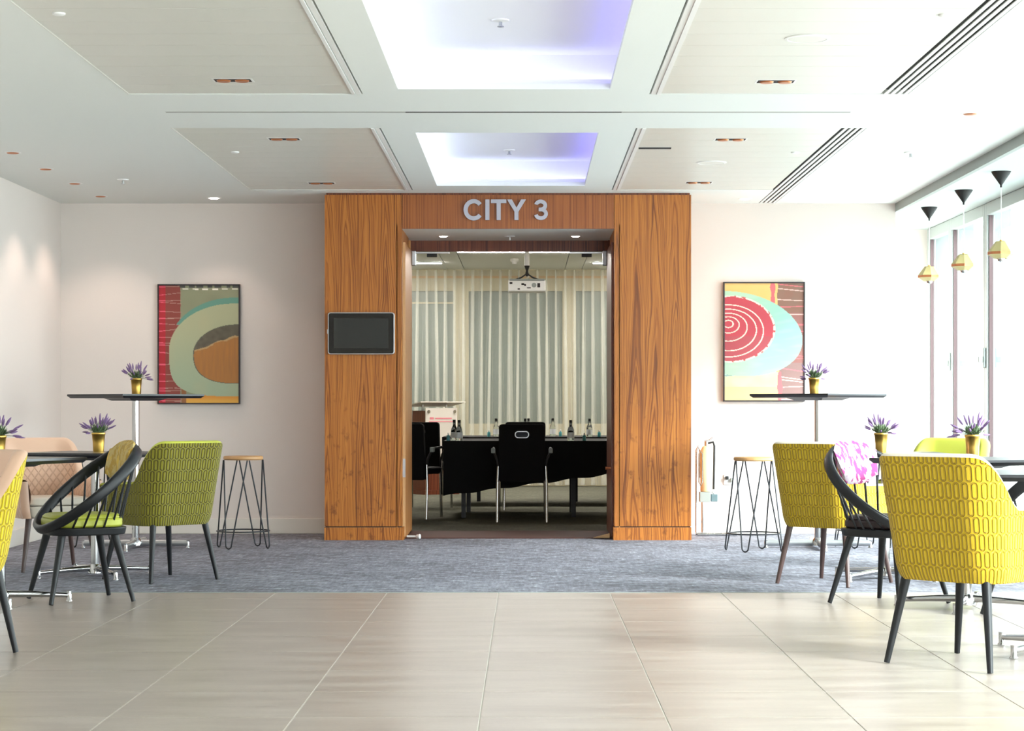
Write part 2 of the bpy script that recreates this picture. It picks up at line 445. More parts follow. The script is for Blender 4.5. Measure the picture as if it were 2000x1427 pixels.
# panel fields: narrow metal planks between edge profiles
for fi, (x0, x1) in enumerate(RAFT):
    for yi, (y0, y1) in enumerate(RY):
        t = struct(empty('ceiling_panel_field', ((x0 + x1) / 2, (y0 + y1) / 2, ZC)))
        wx = x1 - x0; n = 12; d = (y1 - y0) / n
        inner = -1 if fi == 1 else 1
        xa, xb = (-wx/2 + .008, wx/2 - .06) if inner == 1 else (-wx/2 + .06, wx/2 - .008)
        pm = MB().box(xa, xb, -d/2 + .002, d/2 - .002, 0.003, 0.02).mesh('plank', 'panel')
        for k in range(n):
            o = bpy.data.objects.new('plank', pm); C.objects.link(o); o.parent = t; o.location = (0, -(y1 - y0)/2 + d * (k + .5), 0)
        xe = xb if inner == 1 else xa
        MB().box(min(xe, xe + inner * .02) + .003 * inner, max(xe, xe + inner * .02), -(y1-y0)/2, (y1-y0)/2, -0.004, 0.02).build('edge_profile', 'trim_white', t)
        MB().box(min(xe + inner * .024, xe + inner * .05), max(xe + inner * .024, xe + inner * .05), -(y1-y0)/2, (y1-y0)/2, 0.0, 0.02).build('edge_profile', 'trim_white', t)
        MB().box(-wx/2, wx/2, -(y1-y0)/2, (y1-y0)/2, 0.022, 0.03).build('backing', 'trim_grey', t)
        xo = -wx/2 if inner == 1 else wx/2
        if fi == 0: MB().box(xo, xo + .006, -(y1-y0)/2, (y1-y0)/2, -0.001, 0.02).build('edge_profile', 'panel', t)

# light trays with LED coves
for k, (y0, y1) in enumerate(TY):
    x0, x1 = TRX; e = 0.10; zt = 2.80
    t = struct(empty('ceiling_light_tray', ((x0 + x1) / 2, (y0 + y1) / 2, ZC)))
    hx, hy = (x1 - x0) / 2, (y1 - y0) / 2; H = zt - ZC
    MB().box(-hx - e, hx + e, -hy - e, hy + e, H, H + .02).build('tray_top', 'tray', t)
    MB().box(-hx - e, hx + e, hy + e, hy + e + .02, 0.03, H).build('tray_side', 'tray', t)
    MB().box(-hx - e, hx + e, -hy - e - .02, -hy - e, 0.03, H).build('tray_side', 'tray', t)
    MB().box(-hx - e - .02, -hx - e, -hy - e, hy + e, 0.03, H).build('tray_side', 'tray', t)
    MB().box(hx + e, hx + e + .02, -hy - e, hy + e, 0.03, H).build('tray_side', 'tray', t)
    zl = 0.042
    MB().box(-hx - .03, hx + .03, hy + .012, hy + .026, 0.03, 0.052).build('tray_lip', 'tray', t)
    MB().box(-hx - .03, hx + .03, hy + .05, hy + .075, 0.031, zl).build('led_strip', 'led', t)
    MB().box(-hx - .03, hx + .03, -hy - .075, -hy - .05, 0.031, zl).build('led_strip', 'led', t)
    MB().box(-hx - .075, -hx - .05, -hy - .03, hy + .03, 0.031, zl).build('led_strip', 'led_w', t)
    MB().box(hx + .05, hx + .075, -hy - .03, hy + .03, 0.031, zl).build('led_strip', 'led_v', t)
    if k == 1:
        for xx in (-.24, .26): MB().box(xx - .004, xx + .004, -hy + .1, -hy + .8, H - .004, H).build('hatch_joint', 'trim_grey', t)

# slot diffusers along the right panel fields, and the cross slot
for k, (y0, y1) in enumerate(SLY):
    t = struct(empty('ceiling_slot_diffuser', ((SLX[0] + SLX[1]) / 2, (y0 + y1) / 2, ZC)))
    hw, hl = (SLX[1] - SLX[0]) / 2, (y1 - y0) / 2
    MB().box(-hw, hw, -hl, hl, 0.024, 0.03).build('backing', 'void', t)
    for q in range(4):
        xc = -hw + .018 + q * .034
        MB().box(xc - .009, xc + .009, -hl, hl, -0.001, 0.004).build('blade', 'trim_white', t)
t = struct(empty('ceiling_cross_slot', (-.1, 11.63, ZC)))
MB().box(LSX[0] + .1, LSX[1] + .1, -.0245, .0245, 0.001, 0.03).build('backing', 'slotgrey', t)
MB().box(-.56, .62, -.012, .012, -0.001, 0.02).build('slot_blade', 'void', t)

# walls
struct(MB().box(XL - .15, XL, -4, YW + .2, -.1, 3.0).build('wall_left', 'wall'))
struct(MB().box(XL - .15, -1.40, YW, 17.1, -.1, 3.0).build('wall_back_left', 'wall'))
struct(MB().box(1.15, XB, YW, 17.1, -.1, 3.0).build('wall_back_right', 'wall'))
struct(MB().box(-1.40, 1.15, YW, 17.1, 2.42, 3.0).build('wall_back_head', 'wall'))
struct(MB().box(XB - .14, XB, 17.1, YB + .15, -.1, 3.0).build('wall_bay_return', 'wall'))
struct(MB().box(XB, XR + .3, YB, YB + .15, -.1, 3.0).build('wall_bay_end', 'wall'))
struct(MB().box(XB, XR + .06, -4, YB, ZS, ZS + .05).build('ceiling_bay', 'soffit'))
struct(MB().box(XB + .05, XR + .3, -4, YB + .1, ZS + .05, 3.0).build('wall_glazing_head', 'wall'))
t1 = struct(MB().box(XB - .004, XB + .03, -4, YW + .02, ZS - .006, ZC + .03).build('trim_1', 'trim_grey'))
struct(MB().box(XL, XL + .016, -4, YW - .016, 0.002, .122).build('baseboard_left', 'skirting', bev=.004))
struct(MB().box(XL + .016, -1.515, YW - .016, YW, 0.002, .122).build('baseboard_back_left', 'skirting', bev=.004))
struct(MB().box(1.24, XB, YW - .016, YW, 0.002, .122).build('baseboard_back_right', 'skirting', bev=.004))
# unseen lounge end behind the viewpoint: mostly solid, one opening shaped for light and reflections
struct(MB().box(XL, 1.2, -4.15, -4, 0, 3.0).build('wall_front', 'wall'))
struct(MB().box(3.2, XR + .3, -4.15, -4, 0, 3.0).build('wall_front_pier', 'wall'))
struct(MB().box(XL, XR + .3, -4.15, -4, 2.6, 3.0).build('wall_front_head', 'wall'))

# glazed folding doors of the bay
ymul = [18.56, 17.56, 16.22, 14.88, 13.54, 12.2, 10.86, 9.52, 8.18, 6.84, 5.5, 4.16, 2.82, 1.48, .14, -1.2, -2.54, -3.9]
H = ZS
for k in range(len(ymul) - 1):
    y1, y0 = ymul[k], ymul[k+1]; L = y1 - y0
    t = struct(empty('window_%d' % (k + 1), (XR, (y0 + y1) / 2, 0)))
    h = L / 2; st = .068
    for s_ in (-1, 1):
        a, b_ = sorted((s_ * (h - .003), s_ * (h - st)))
        MB().box(-.03, .035, a, b_, .0, H - .004).build('stile', 'winframe', t, bev=.004)
        a, b_ = sorted((s_ * (h - st), s_ * (h - st - .012)))
        MB().box(-.012, .02, a, b_, .09, H - .094).build('seal', 'seal', t)
    MB().box(-.03, .035, -h + st, h - st, H - .094, H - .004).build('top_rail', 'winframe', t, bev=.004)
    MB().box(-.03, .035, -h + st, h - st, .0, .09).build('bottom_rail', 'winframe', t, bev=.004)
    MB().box(.000, .008, -h + st, h - st, .09, H - .094).build('glass_pane', 'glass', t)
    if k < 7:
        MB().box(.036, .16, h - .05, h - .002, 0, H - .01).build('outer_reveal', 'fin', t)
    if k in (1, 2):
        hd = MB().box(-.05, -.03, -.02, .02, 1.30, 1.45).build('handle', 'trim_grey', t, bev=.006)
        hd.location.y = h - st / 2 if k == 2 else h - st / 2
        MB().box(-.085, -.05, -.012, .012, 1.34, 1.385).build('grip', 'trim_grey', hd, bev=.005)

# outdoors
struct(MB().box(XR + .1, 40, -20, 60, -.25, -.12).build('ground_terrace', 'paving'))
t = empty('stone_building', (10.5, 34, 0)); tag(t, 'pale stone terrace wall with coping seen through the glazed doors', 'wall')
for r_ in range(11):
    z0 = -.12 + r_ * .27
    MB().box(-6, 7, -.02 * (r_ % 2), .4, z0 + .008, z0 + .262).build('stone_course', 'stone', t, bev=.01)
MB().box(-6.05, 7.05, -.14, .5, 2.86, 3.5).build('coping', 'stone', t, bev=.03)
MB().box(-6, 7, .02, .38, -.12, 2.86).build('core', 'stone', t)

# ------------------------------------------------------------------ timber portal
P0, P1, O0, O1, ZO = -1.515, 1.238, -0.935, 0.662, 2.342
t = struct(empty('door_1', (0, YP, 0)))
MB().box(P0, O0, 0, .9, .106, 2.595).build('veneer_panel', 'veneer', t)
MB().box(O1, P1, 0, .9, .106, 2.595).build('veneer_panel', 'veneer', t)
MB().box(O0 + .002, O1 - .002, .004, .028, ZO - .001, 2.595).build('header_panel', 'veneer_head', t)
MB().box(P0 - .002, O0 + .012, -.008, .88, .002, .098).build('plinth', 'veneer', t)
MB().box(O1 - .008, P1 + .002, -.008, .88, .002, .098).build('plinth', 'veneer', t)
MB().box(P0 + .006, O0 - .004, .006, .88, .096, .108).build('shadow_gap', 'void', t)
MB().box(O1 + .004, P1 - .006, .006, .88, .096, .108).build('shadow_gap', 'void', t)
MB().box(P0 + .01, P1 - .01, .012, .88, 2.592, 2.612).build('shadow_gap', 'reddark', t)
MB().box(O0 - .04, O0 - .034, .0, 1.1, .002, ZO + .03).build('reveal_panel', 'doorwood', t)
MB().box(O1 + .034, O1 + .04, .0, 1.1, .002, ZO + .03).build('reveal_panel', 'doorwood', t)
MB().box(O0 - .03, O1 + .03, .03, 1.18, ZO, ZO + .03).build('soffit', 'white', t)
MB().box(O0 - .03, O1 + .03, 1.17, 1.21, 2.255, ZO + .1).build('frame_head', 'reddark', t)
MB().box(O0 - .06, O0 + .004, 1.12, 1.24, .002, ZO).build('frame_jamb', 'doorwood', t)
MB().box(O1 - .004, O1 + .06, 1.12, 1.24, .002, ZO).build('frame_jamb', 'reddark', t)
# open door leaves folded back against the reveals
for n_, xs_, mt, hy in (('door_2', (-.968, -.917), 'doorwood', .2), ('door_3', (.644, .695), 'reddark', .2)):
    d = struct(empty(n_, (0, YP + .14, 0)))
    MB().box(xs_[0], xs_[1], 0.006, .94, .02, 2.25).build('leaf', mt, d)
    MB().box(xs_[0], xs_[1], 0, .006, .02, 2.25).build('leaf_edge', 'wedge' if n_ == 'door_2' else mt, d)
    s_ = 1 if n_ == 'door_2' else -1; xf = xs_[1] if s_ == 1 else xs_[0]
    if n_ == 'door_3':
        MB().tube([(xf, .12, .535), (xf - .022, .12, .535), (xf - .04, .12, .535)], [.009, .008, .013], 10).build('lock_knob', 'copper', d, True)
    else:
        MB().box(xf - .03, xf + .001, -.003, .01, .47, .61).build('lock_plate', 'steel', d)
    MB().box(min(xf, xf + s_ * .035), max(xf, xf + s_ * .035), .86, .93, 2.13, 2.25).build('closer_body', 'steel', d, bev=.006)
    MB().box(min(xf + s_ * .03, xf + s_ * .30), max(xf + s_ * .03, xf + s_ * .30), .93, .955, 2.232, 2.243).build('closer_arm', 'steel', d)
    MB().box(min(xf + s_ * .12, xf + s_ * .20), max(xf + s_ * .12, xf + s_ * .20), .93, .975, 2.205, 2.23).build('closer_shoe', 'black', d)
o = MB().lathe([(.008, 0), (.008, .07), (.014, .075), (.02, .10), (.016, .106)], 14).build('door_stop', 'doorstop', None, True)
o.location = (-.905, 16.14, .022); o.rotation_euler = (0, R(90), R(-12)); tag(o, 'white tapered door stop on the carpet by the left jamb', 'door stop')
o = MB().add([(0, 0, 0), (.13, 0, 0), (.13, .045, 0), (0, .045, 0), (0, 0, .036), (0, .045, .036)], [(0, 3, 2, 1), (0, 1, 4), (3, 5, 2), (0, 4, 5, 3), (1, 2, 5, 4)]).build('door_wedge', 'wedge')
o.location = (.64, 16.2, .009); o.rotation_euler = (0, 0, R(170)); tag(o, 'pale wooden door wedge by the right jamb', 'door wedge')

# raised lettering
sign = empty('door_sign', (0, YP, 2.404)); tag(sign, 'silver raised letters reading CITY 3 above the doorway', 'sign')
def ribbon(pts, wd):
    P = [Vector((p[0], p[1])) for p in pts]; l, r_ = [], []
    for i, p in enumerate(P):
        t_ = (P[min(i + 1, len(P) - 1)] - P[max(i - 1, 0)]).normalized(); n_ = Vector((-t_.y, t_.x)) * wd / 2
        l.append(p + n_); r_.append(p - n_)
    return l, r_
def letter(parts):
    mb = MB()
    for pi, (kind, dat) in enumerate(parts):
        y0, y1 = -.022 - .0008 * pi, -.001 - .0004 * pi
        if kind == 'poly':
            n = len(dat); vs = [(x, y0, z) for x, z in dat] + [(x, y1, z) for x, z in dat]
            mb.add(vs, [tuple(range(n)), tuple(range(2 * n - 1, n - 1, -1))] + [(i, (i + 1) % n, n + (i + 1) % n, n + i) for i in range(n)])
        else:
            l, r_ = ribbon(*dat); n = len(l)
            vs = [(p.x, y, p.y) for y in (y0, y1) for p in l] + [(p.x, y, p.y) for y in (y0, y1) for p in r_]
            L0, L1, R0, R1 = 0, n, 2 * n, 3 * n; fs = []
            for i in range(n - 1):
                fs += [(L0 + i, L0 + i + 1, R0 + i + 1, R0 + i), (L1 + i, R1 + i, R1 + i + 1, L1 + i + 1), (L0 + i, L1 + i, L1 + i + 1, L0 + i + 1), (R0 + i, R0 + i + 1, R1 + i + 1, R1 + i)]
            fs += [(L0, R0, R1, L1), (L0 + n - 1, L1 + n - 1, R1 + n - 1, R0 + n - 1)]
            mb.add(vs, fs)
    return mb.build('letter', 'letter', sign)
CH, SW = .154, .031
def arc(cx, cz, rx, rz, a0, a1, n=26): return [(cx + rx * math.cos(R(a0 + (a1 - a0) * k / n)), cz + rz * math.sin(R(a0 + (a1 - a0) * k / n))) for k in range(n + 1)]
px = lambda p: (p - 1028) / 260
cx0, cx1 = px(905.5), px(943.5)
letter([('rib', (arc((cx0 + cx1) / 2 + .003, CH / 2, (cx1 - cx0) / 2 - SW / 2 + .003, CH / 2 - SW / 2 + .003, 38, 322), SW))])
letter([('poly', [(px(948), 0), (px(956), 0), (px(956), CH), (px(948), CH)])])
a, b_ = px(959), px(989); c_ = (a + b_) / 2
letter([('poly', [(c_ - SW/2, 0), (c_ + SW/2, 0), (c_ + SW/2, CH - .027), (b_, CH - .027), (b_, CH), (a, CH), (a, CH - .027), (c_ - SW/2, CH - .027)])])
a, b_ = px(990.5), px(1027); c_ = (a + b_) / 2
letter([('poly', [(c_ - SW/2, 0), (c_ + SW/2, 0), (c_ + SW/2, .064), (b_, CH), (b_ - .036, CH), (c_, .093), (a + .036, CH), (a, CH), (c_ - SW/2, .064)])])
a, b_ = px(1043), px(1070); c_ = (a + b_) / 2; rx = (b_ - a) / 2 - .014
top3 = arc(c_ - .002, .1095, rx - .003, .030, 168, -90, 22) + [(c_ - .017, .0795)]
bot3 = [(c_ - .017, .0795)] + arc(c_, .0465, rx, .033, 90, -168, 22)
letter([('rib', (top3, .028)), ('rib', (bot3, .028))])

# wall tablet
tv = empty('wall_screen', (-1.2385, YP, 1.5535)); tag(tv, 'black touch screen with silver rim on the left timber panel', 'screen')
def xz_slab(poly, y0, y1):
    n = len(poly); vs = [(x, y0, z) for x, z in poly] + [(x, y1, z) for x, z in poly]
    return MB().add(vs, [tuple(range(n)), tuple(range(2 * n - 1, n - 1, -1))] + [(i, (i + 1) % n, n + (i + 1) % n, n + i) for i in range(n)])
xz_slab(rrect(-.25, .25, -.158, .158, .02), -.034, -.001).build('bezel', 'steel', tv, bev=.003)
xz_slab(rrect(-.243, .243, -.151, .151, .016), -.0355, -.033).build('front_glass', 'tv_glass', tv)
xz_slab([(-.205, -.112), (.205, -.112), (.205, .112), (-.205, .112)], -.0362, -.0352).build('display', 'tv_screen', tv)
MB().box(-.257, -.25, -.022, -.012, -.002, .03).build('side_button', 'trim_white', tv, bev=.002)

# ------------------------------------------------------------------ paintings
def sstep(a, b, x):
    t_ = max(0, min(1, (x - a) / (b - a))); return t_ * t_ * (3 - 2 * t_)
def lerp(a, b, t_): return tuple(p + (q - p) * t_ for p, q in zip(a, b))
def hx(s): return tuple(int(s[i:i+2], 16) / 255 for i in (0, 2, 4))
from mathutils import noise as mno
def nz(x, y, s_, o=0): return mno.noise(Vector((x * s_, y * s_, o)))
def left_art(X, Y):      # X 0..850, Y 0..1260 from the top left
    wob = 8 * nz(X, Y, .012)
    col = hx('7f8066') if X > 232 + wob * .6 else (hx('a81d2a') if X < 72 else hx('843c34'))
    if X > 232: col = lerp(col, hx('8a8f72'), .5 + .5 * nz(X, Y, .006, 2))
    if X <= 240:
        for k, (a0, a1, w_) in enumerate(((14, 8, 5), (105, 78, 4), (165, 162, 5), (178, 195, 4), (275, 288, 5), (355, 350, 6), (408, 425, 4), (492, 465, 5), (556, 555, 4), (615, 628, 5), (638, 648, 5), (715, 740, 6), (848, 845, 8), (950, 962, 4), (1030, 1025, 5), (1098, 1105, 4), (1132, 1128, 7), (1115, 1088, 3), (1235, 1240, 7))):
            yl = a0 + (a1 - a0) * X / 232
            if abs(Y - yl) < w_ * (1 if X < 72 else .6): col = hx('e05a70') if X < 72 else hx('b08a7c')
    if Y < 28 and X > 225 and ((X // 40) % 5) not in (2,): col = hx('4a4a46') if (X % 95) > 22 else col
    if 30 < Y < 46 + wob and X > 225 and (X % 105) > 42: col = hx('e8e2d4')
    cx, cy = 800, 690
    e1 = ((X - cx) / 690) ** 2 + ((Y - (cy - 30)) / 530) ** 2
    if e1 < 1 and Y < 420 and X > 190: col = hx('5f8f7f')
    if Y > 1175 + wob and X > 270: col = lerp(hx('cf8a36'), hx('d9a544'), sstep(1180, 1255, Y))
    if Y > 1175 and 268 < X < 300 and Y < 1190: col = hx('cf4a2a')
    nn = 2.0 if Y < cy else 3.6
    e2 = (abs(X - cx) / 690) ** nn + (abs(Y - cy) / 497) ** nn
    if Y > 900 and X < 290: col = col if X < 240 else hx('8a5a34')
    if e2 < 1 + .006 * wob / 8:
        col = lerp(hx('a8aa88'), hx('9caa8e'), sstep(350, 1100, Y)); col = lerp(col, hx('b3ac86'), .35 * max(0, nz(X, Y, .005, 5)))
    n3 = 2.0 if Y < 735 else 2.6
    e3 = (abs(X - 835) / 470) ** n3 + (abs(Y - 735) / 318) ** n3
    if e3 < 1:
        ln = 690 - 150 * sstep(360, 850, X) + wob * 2
        if Y < ln: col = lerp(hx('4e483c'), hx('6a6250'), .5 + .5 * nz(X, Y, .02, 7))
        elif Y < ln + 28 * (.6 + nz(X, Y, .02, 3)): col = hx('b09060')
        else: col = lerp(hx('ad7434'), hx('9a6838'), .5 + .5 * nz(X * 2.5, Y * .25, .02, 9))
        if e3 > .955: col = hx('55564a')
    return col
def right_art(X, Y):     # X 0..860, Y 0..1265
    wob = 8 * nz(X, Y, .012)
    col = lerp(hx('dcae62'), hx('d8b878'), .5 + .5 * nz(X, Y, .006, 1))
    if Y > 960: col = lerp(hx('d3c08e'), hx('b9c2a0'), max(0, min(1, .5 + nz(X, Y, .008, 4)))) if Y < 1120 else hx('d8bd84')
    bx = 575 if Y < 500 else 600
    if X > bx + wob * 2:
        col = lerp(hx('8a5c4c'), hx('80685a'), .5 + .5 * nz(X, Y, .008, 6)) if Y < 320 else hx('8e5f58')
        if Y > 860: col = hx('876a66')
        for a0, a1 in ((8, 40), (55, 85), (175, 190), (258, 250), (335, 335), (430, 445), (440, 452), (500, 520), (760, 790), (820, 810), (910, 955), (1005, 1045), (1035, 1070), (1125, 1115), (1225, 1260), (1255, 1262)):
            yl = a0 + (a1 - a0) * (X - 560) / 300
            if abs(Y - yl) < 5: col = hx('cf6c72') if (a0 % 2 == 0) else hx('dcb4aa')
    if abs(X - bx + 50 * (Y < 500)) < 22 + wob * 2 and (Y < 240 or Y > 960): col = hx('cd6468')
    dx = X - 120
    e2 = (dx / 728) ** 2 + ((Y - 545 - dx * .10) / (455 - .0 * dx)) ** 2
    if 945 < Y < 1005 + wob and X < 560 and Y < 1010 - X * .09: col = hx('7f9a94') if abs(Y - (1000 - X * .10)) < 9 else hx('a9cabb')
    if e2 < 1: col = lerp(hx('9fc4a4'), hx('8fc0b0'), sstep(100, 700, X)); col = lerp(col, hx('b4d4bc'), .5 * max(0, nz(X * .5, Y * 2, .01, 3)))
    e3 = ((X - 60) / 478) ** 2 + ((Y - 495) / 352) ** 2
    if e3 < 1.06:
        col = hx('b4404c') if Y < 570 else hx('a84850')
        if e3 > .97: col = hx('d8d0c0') if nz(X, Y, .03, 2) > -.25 else hx('b84a50')
        for q, dy in ((.64, 20), (.41, 10), (.185, -20), (.062, -45), (.012, -55)):
            ee = ((X - 40) / 478) ** 2 + ((Y - 495 - dy) / 352) ** 2
            if abs(math.sqrt(ee) - math.sqrt(q)) < .014 and X > 4: col = hx('e6d8c4')
    return col
def painting(name, label, x0, x1, z0, z1, fn, W, Hh):
    t = empty(name, ((x0 + x1) / 2, YW, (z0 + z1) / 2)); tag(t, label, 'painting', None)
    hw, hh = (x1 - x0) / 2, (z1 - z0) / 2; b_ = .010
    MB().box(-hw, hw, -.04, -.03, hh - b_, hh).build('frame_rail', 'framedark', t); MB().box(-hw, hw, -.04, -.03, -hh, -hh + b_).build('frame_rail', 'framedark', t)
    MB().box(-hw, -hw + b_, -.04, -.03, -hh + b_, hh - b_).build('frame_rail', 'framedark', t); MB().box(hw - b_, hw, -.04, -.03, -hh + b_, hh - b_).build('frame_rail', 'framedark', t)
    MB().box(-hw, hw, -.03, -.002, -hh, hh).build('stretcher', 'framedark', t)
    nx, ny = 150, 220; aw, ah = hw - b_, hh - b_
    vs = [(-aw + 2 * aw * i / nx, -.033, ah - 2 * ah * j / ny) for j in range(ny + 1) for i in range(nx + 1)]
    fs = [(j * (nx + 1) + i, (j + 1) * (nx + 1) + i, (j + 1) * (nx + 1) + i + 1, j * (nx + 1) + i + 1) for j in range(ny) for i in range(nx)]
    me = bpy.data.meshes.new('canvas'); me.from_pydata(vs, [], fs)
    at = me.color_attributes.new('paint', 'FLOAT_COLOR', 'POINT'); data = []
    for j in range(ny + 1):
        for i in range(nx + 1): data += [*lin(fn(W * i / nx, Hh * j / ny)), 1.0]
    at.data.foreach_set('color', data)
    m, nt, b = new_mat(name + '_paint'); ca = nt.nodes.new('ShaderNodeVertexColor'); ca.layer_name = 'paint'
    nt.links.new(ca.outputs[0], b.inputs['Base Color']); b.inputs['Roughness'].default_value = .6
    x, y, z = coords(nt); bump(nt, b, noise(nt, vec(nt, x * 300, y, z * 300), 1, 2), .15, .002)
    me.materials.append(m); o = bpy.data.objects.new('canvas', me); C.objects.link(o); o.parent = t
painting('abstract_painting', 'abstract painting with sage ring and brown centre on the left wall', -2.91, -2.26, 1.024, 1.97, left_art, 850, 1260)
painting('abstract_painting', 'abstract painting with mint ring and red spiral on the right wall', 1.555, 2.198, 1.045, 1.988, right_art, 860, 1265)

# ------------------------------------------------------------------ ceiling fixtures
def twin_spot(x, y, label):
    t = empty('twin_downlight', (x, y, ZC + .003)); tag(t, label, 'ceiling light', 'twin downlights in the ceiling panels')
    f = MB()
    for a in ((-.1, .1, -.055, -.043), (-.1, .1, .043, .055), (-.1, -.09, -.043, .043), (.09, .1, -.043, .043)): f.box(*a, -.0012, .004)
    f.build('frame', 'trim_white', t)
    MB().box(-.09, .09, -.043, .043, -.002, .003).build('housing', 'void', t)
    for sx in (-.045, .045): MB().lathe([(.036, -.002), (.030, -.009)], 20, (sx, 0, 0)).build('reflector', 'copper', t, True)
for x, y, l in ((-1.448, 10.51, 'copper twin downlight in the near left ceiling panel'), (-1.456, 12.81, 'front copper twin downlight in the far left ceiling panel'), (-1.474, 15.33, 'rear copper twin downlight in the far left ceiling panel'),
                (1.235, 10.55, 'copper twin downlight in the near right ceiling panel'), (1.23, 12.83, 'front copper twin downlight in the far right ceiling panel'), (1.239, 15.29, 'rear copper twin downlight in the far right ceiling panel')):
    twin_spot(x, y, l)
def downlight(x, y, z, label, lit=False, group=None, power=0, col=(1, .78, .66), ang=95, r=.042):
    t = empty('round_downlight', (x, y, z)); tag(t, label, 'ceiling light', group)
    MB().lathe([(r + .012, 0), (r + .012, -.0015), (r, -.002), (r - .001, -.001)], 24).build('trim_ring', 'trim_white', t, True)
    MB().lathe([(r - .002, -.001), (r - .010, -.007)], 20).build('lens' if lit else 'reflector', 'lamp' if lit else 'copper', t, True)
    if power: spot('bulb', (0, 0, -.02), power, col, ang, t)
for k, (y, l) in enumerate(((13.48, 'copper downlight by the left wall, nearest the viewer'), (14.4, 'copper downlight by the left wall, second from the viewer'), (15.33, 'copper downlight by the left wall, third from the viewer'), (16.26, 'copper downlight by the left wall, nearest the corner'))):
    downlight(-3.25, y, ZC, l, False, 'downlights along the left wall', 22, ang=110)
downlight(-2.405, 16.4, ZC, 'lit downlight above the left painting', True, None, 14)
downlight(1.69, 16.46, ZC, 'lit downlight above the right painting', True, None, 10)
downlight(2.436, 11.69, ZC, 'copper downlight in the white ceiling near the glazed bay', False)
downlight(-.651, 16.71, ZO, 'lit downlight in the door soffit, left of the pair', True, 'door soffit downlights', 5, r=.036)
downlight(.386, 16.71, ZO, 'lit downlight in the door soffit, right of the pair', True, 'door soffit downlights', 5, r=.036)
def sprinkler(x, y, z, label):
    t = empty('ceiling_sprinkler', (x, y, z)); tag(t, label, 'sprinkler', 'ceiling sprinklers')
    MB().lathe([(.042, 0), (.04, -.006), (.018, -.010)], 20).build('rose', 'trim_white', t, True)
    MB().lathe([(.008, -.008), (.008, -.028), (.016, -.030), (.016, -.033)], 12).build('head', 'steel', t, True)
sprinkler(-.12, 9.9, 2.80, 'sprinkler in the near light tray'); sprinkler(-.12, 14.9, 2.80, 'sprinkler in the far light tray')
sprinkler(-2.85, 15.05, ZC, 'sprinkler in the plain ceiling on the left'); sprinkler(2.426, 13.45, ZC, 'sprinkler in the plain ceiling on the right')
sprinkler(-.13, 16.71, ZO, 'sprinkler between the two door soffit lights')
def sensor(x, y, label):
    o = MB().lathe([(.027, .004), (.026, -.003), (.018, -.007), (.006, -.008)], 20).build('ceiling_sensor', 'trim_white', None, True)
    o.location = (x, y, ZC); tag(o, label, 'sensor', 'round ceiling sensors')
sensor(-1.914, 8.72, 'small white sensor in the near left ceiling panel'); sensor(-1.84, 13.45, 'small white sensor in the far left ceiling panel')
sensor(1.72, 8.755, 'small white sensor in the near right ceiling panel'); sensor(1.7, 13.47, 'small white sensor in the far right ceiling panel')
def speaker(x, y, label):
    t = empty('ceiling_speaker', (x, y, ZC)); tag(t, label, 'speaker', 'round ceiling speakers')
    MB().lathe([(.1, .004), (.1, -.001), (.086, -.003), (.084, -.001)], 32).build('rim', 'trim_white', t, True)
    MB().lathe([(.084, .0), (.082, -.002)], 32).build('grille', 'panel', t, True)
speaker(1.229, 9.315, 'white round speaker in the near right ceiling panel'); speaker(1.22, 14.04, 'white round speaker in the far right ceiling panel')
o = MB().box(-.1, .1, -.02, .02, -.003, .006).build('ceiling_slot', 'void'); o.location = (.8, 12.3 + .95, ZC); tag(o, 'short dark slot in the far right ceiling panel', 'vent')

# ------------------------------------------------------------------ pendants in the bay
def pendant(y, label, rz):
    t = empty('pendant_lamp', (3.125, y, ZS), rz); tag(t, label, 'lamp', 'cream pendant lamps in the glazed bay')
    MB().lathe([(.062, -.004), (.058, -.014), (.007, -.088), (.006, -.104)], 28).build('ceiling_cup', 'black', t, True)
    MB().lathe([(.064, 0), (.064, -.003)], 28).build('ceiling_plate', 'black', t)
    MB().tube([(0, 0, -.10), (0, 0, -.455)], .0028, 8).build('cord', 'trim_white', t, True)
    zt = -.46
    MB().lathe([(.009, zt + .012), (.009, zt)], 12).build('cap', 'brass', t, True)
    n = 8
    def ring(r, z): return [(r * math.cos(2 * math.pi * (k + .5) / n), r * math.sin(2 * math.pi * (k + .5) / n), z) for k in range(n)]
    r0, r1, r2, r3 = ring(.036, zt), ring(.088, zt - .068), ring(.088, zt - .085), ring(.045, zt - .112)
    for a, b2, nm, mt in ((r0, r1, 'shade_panel', 'shade'), (r1, r2, 'band', 'copper'), (r2, r3, 'lower_panel', 'shade')):
        for k in range(n):
            q = (k + 1) % n; P_ = [Vector(a[k]), Vector(a[q]), Vector(b2[q]), Vector(b2[k])]
            c_ = sum(P_, Vector()) / 4; nrm = (P_[1] - P_[0]).cross(P_[2] - P_[0]).normalized()
            if nrm.dot(Vector((c_.x, c_.y, 0))) < 0: nrm = -nrm
            P_ = [c_ + (p - c_) * .985 for p in P_]
            vs = [p for p in P_] + [p - nrm * .003 for p in P_]
            MB().add(vs, [(0, 1, 2, 3), (7, 6, 5, 4)] + [(i, i + 4, (i + 1) % 4 + 4, (i + 1) % 4) for i in range(4)]).build(nm, mt, t)
    MB().lathe([(.036, zt + .001), (.01, zt + .004)], n).build('shade_cap', 'shade', t)
    MB().lathe([(.006, zt - .135), (.02, zt - .128), (.026, zt - .112), (.022, zt - .095), (.01, zt - .07)], 16).build('bulb', 'chrome', t, True)
pendant(14.02, 'cream faceted pendant lamp with copper band, nearest the viewer', R(8))
pendant(15.22, 'cream faceted pendant lamp with copper band, middle of the three', R(15))
pendant(16.52, 'cream faceted pendant lamp with copper band, farthest into the bay', R(22))

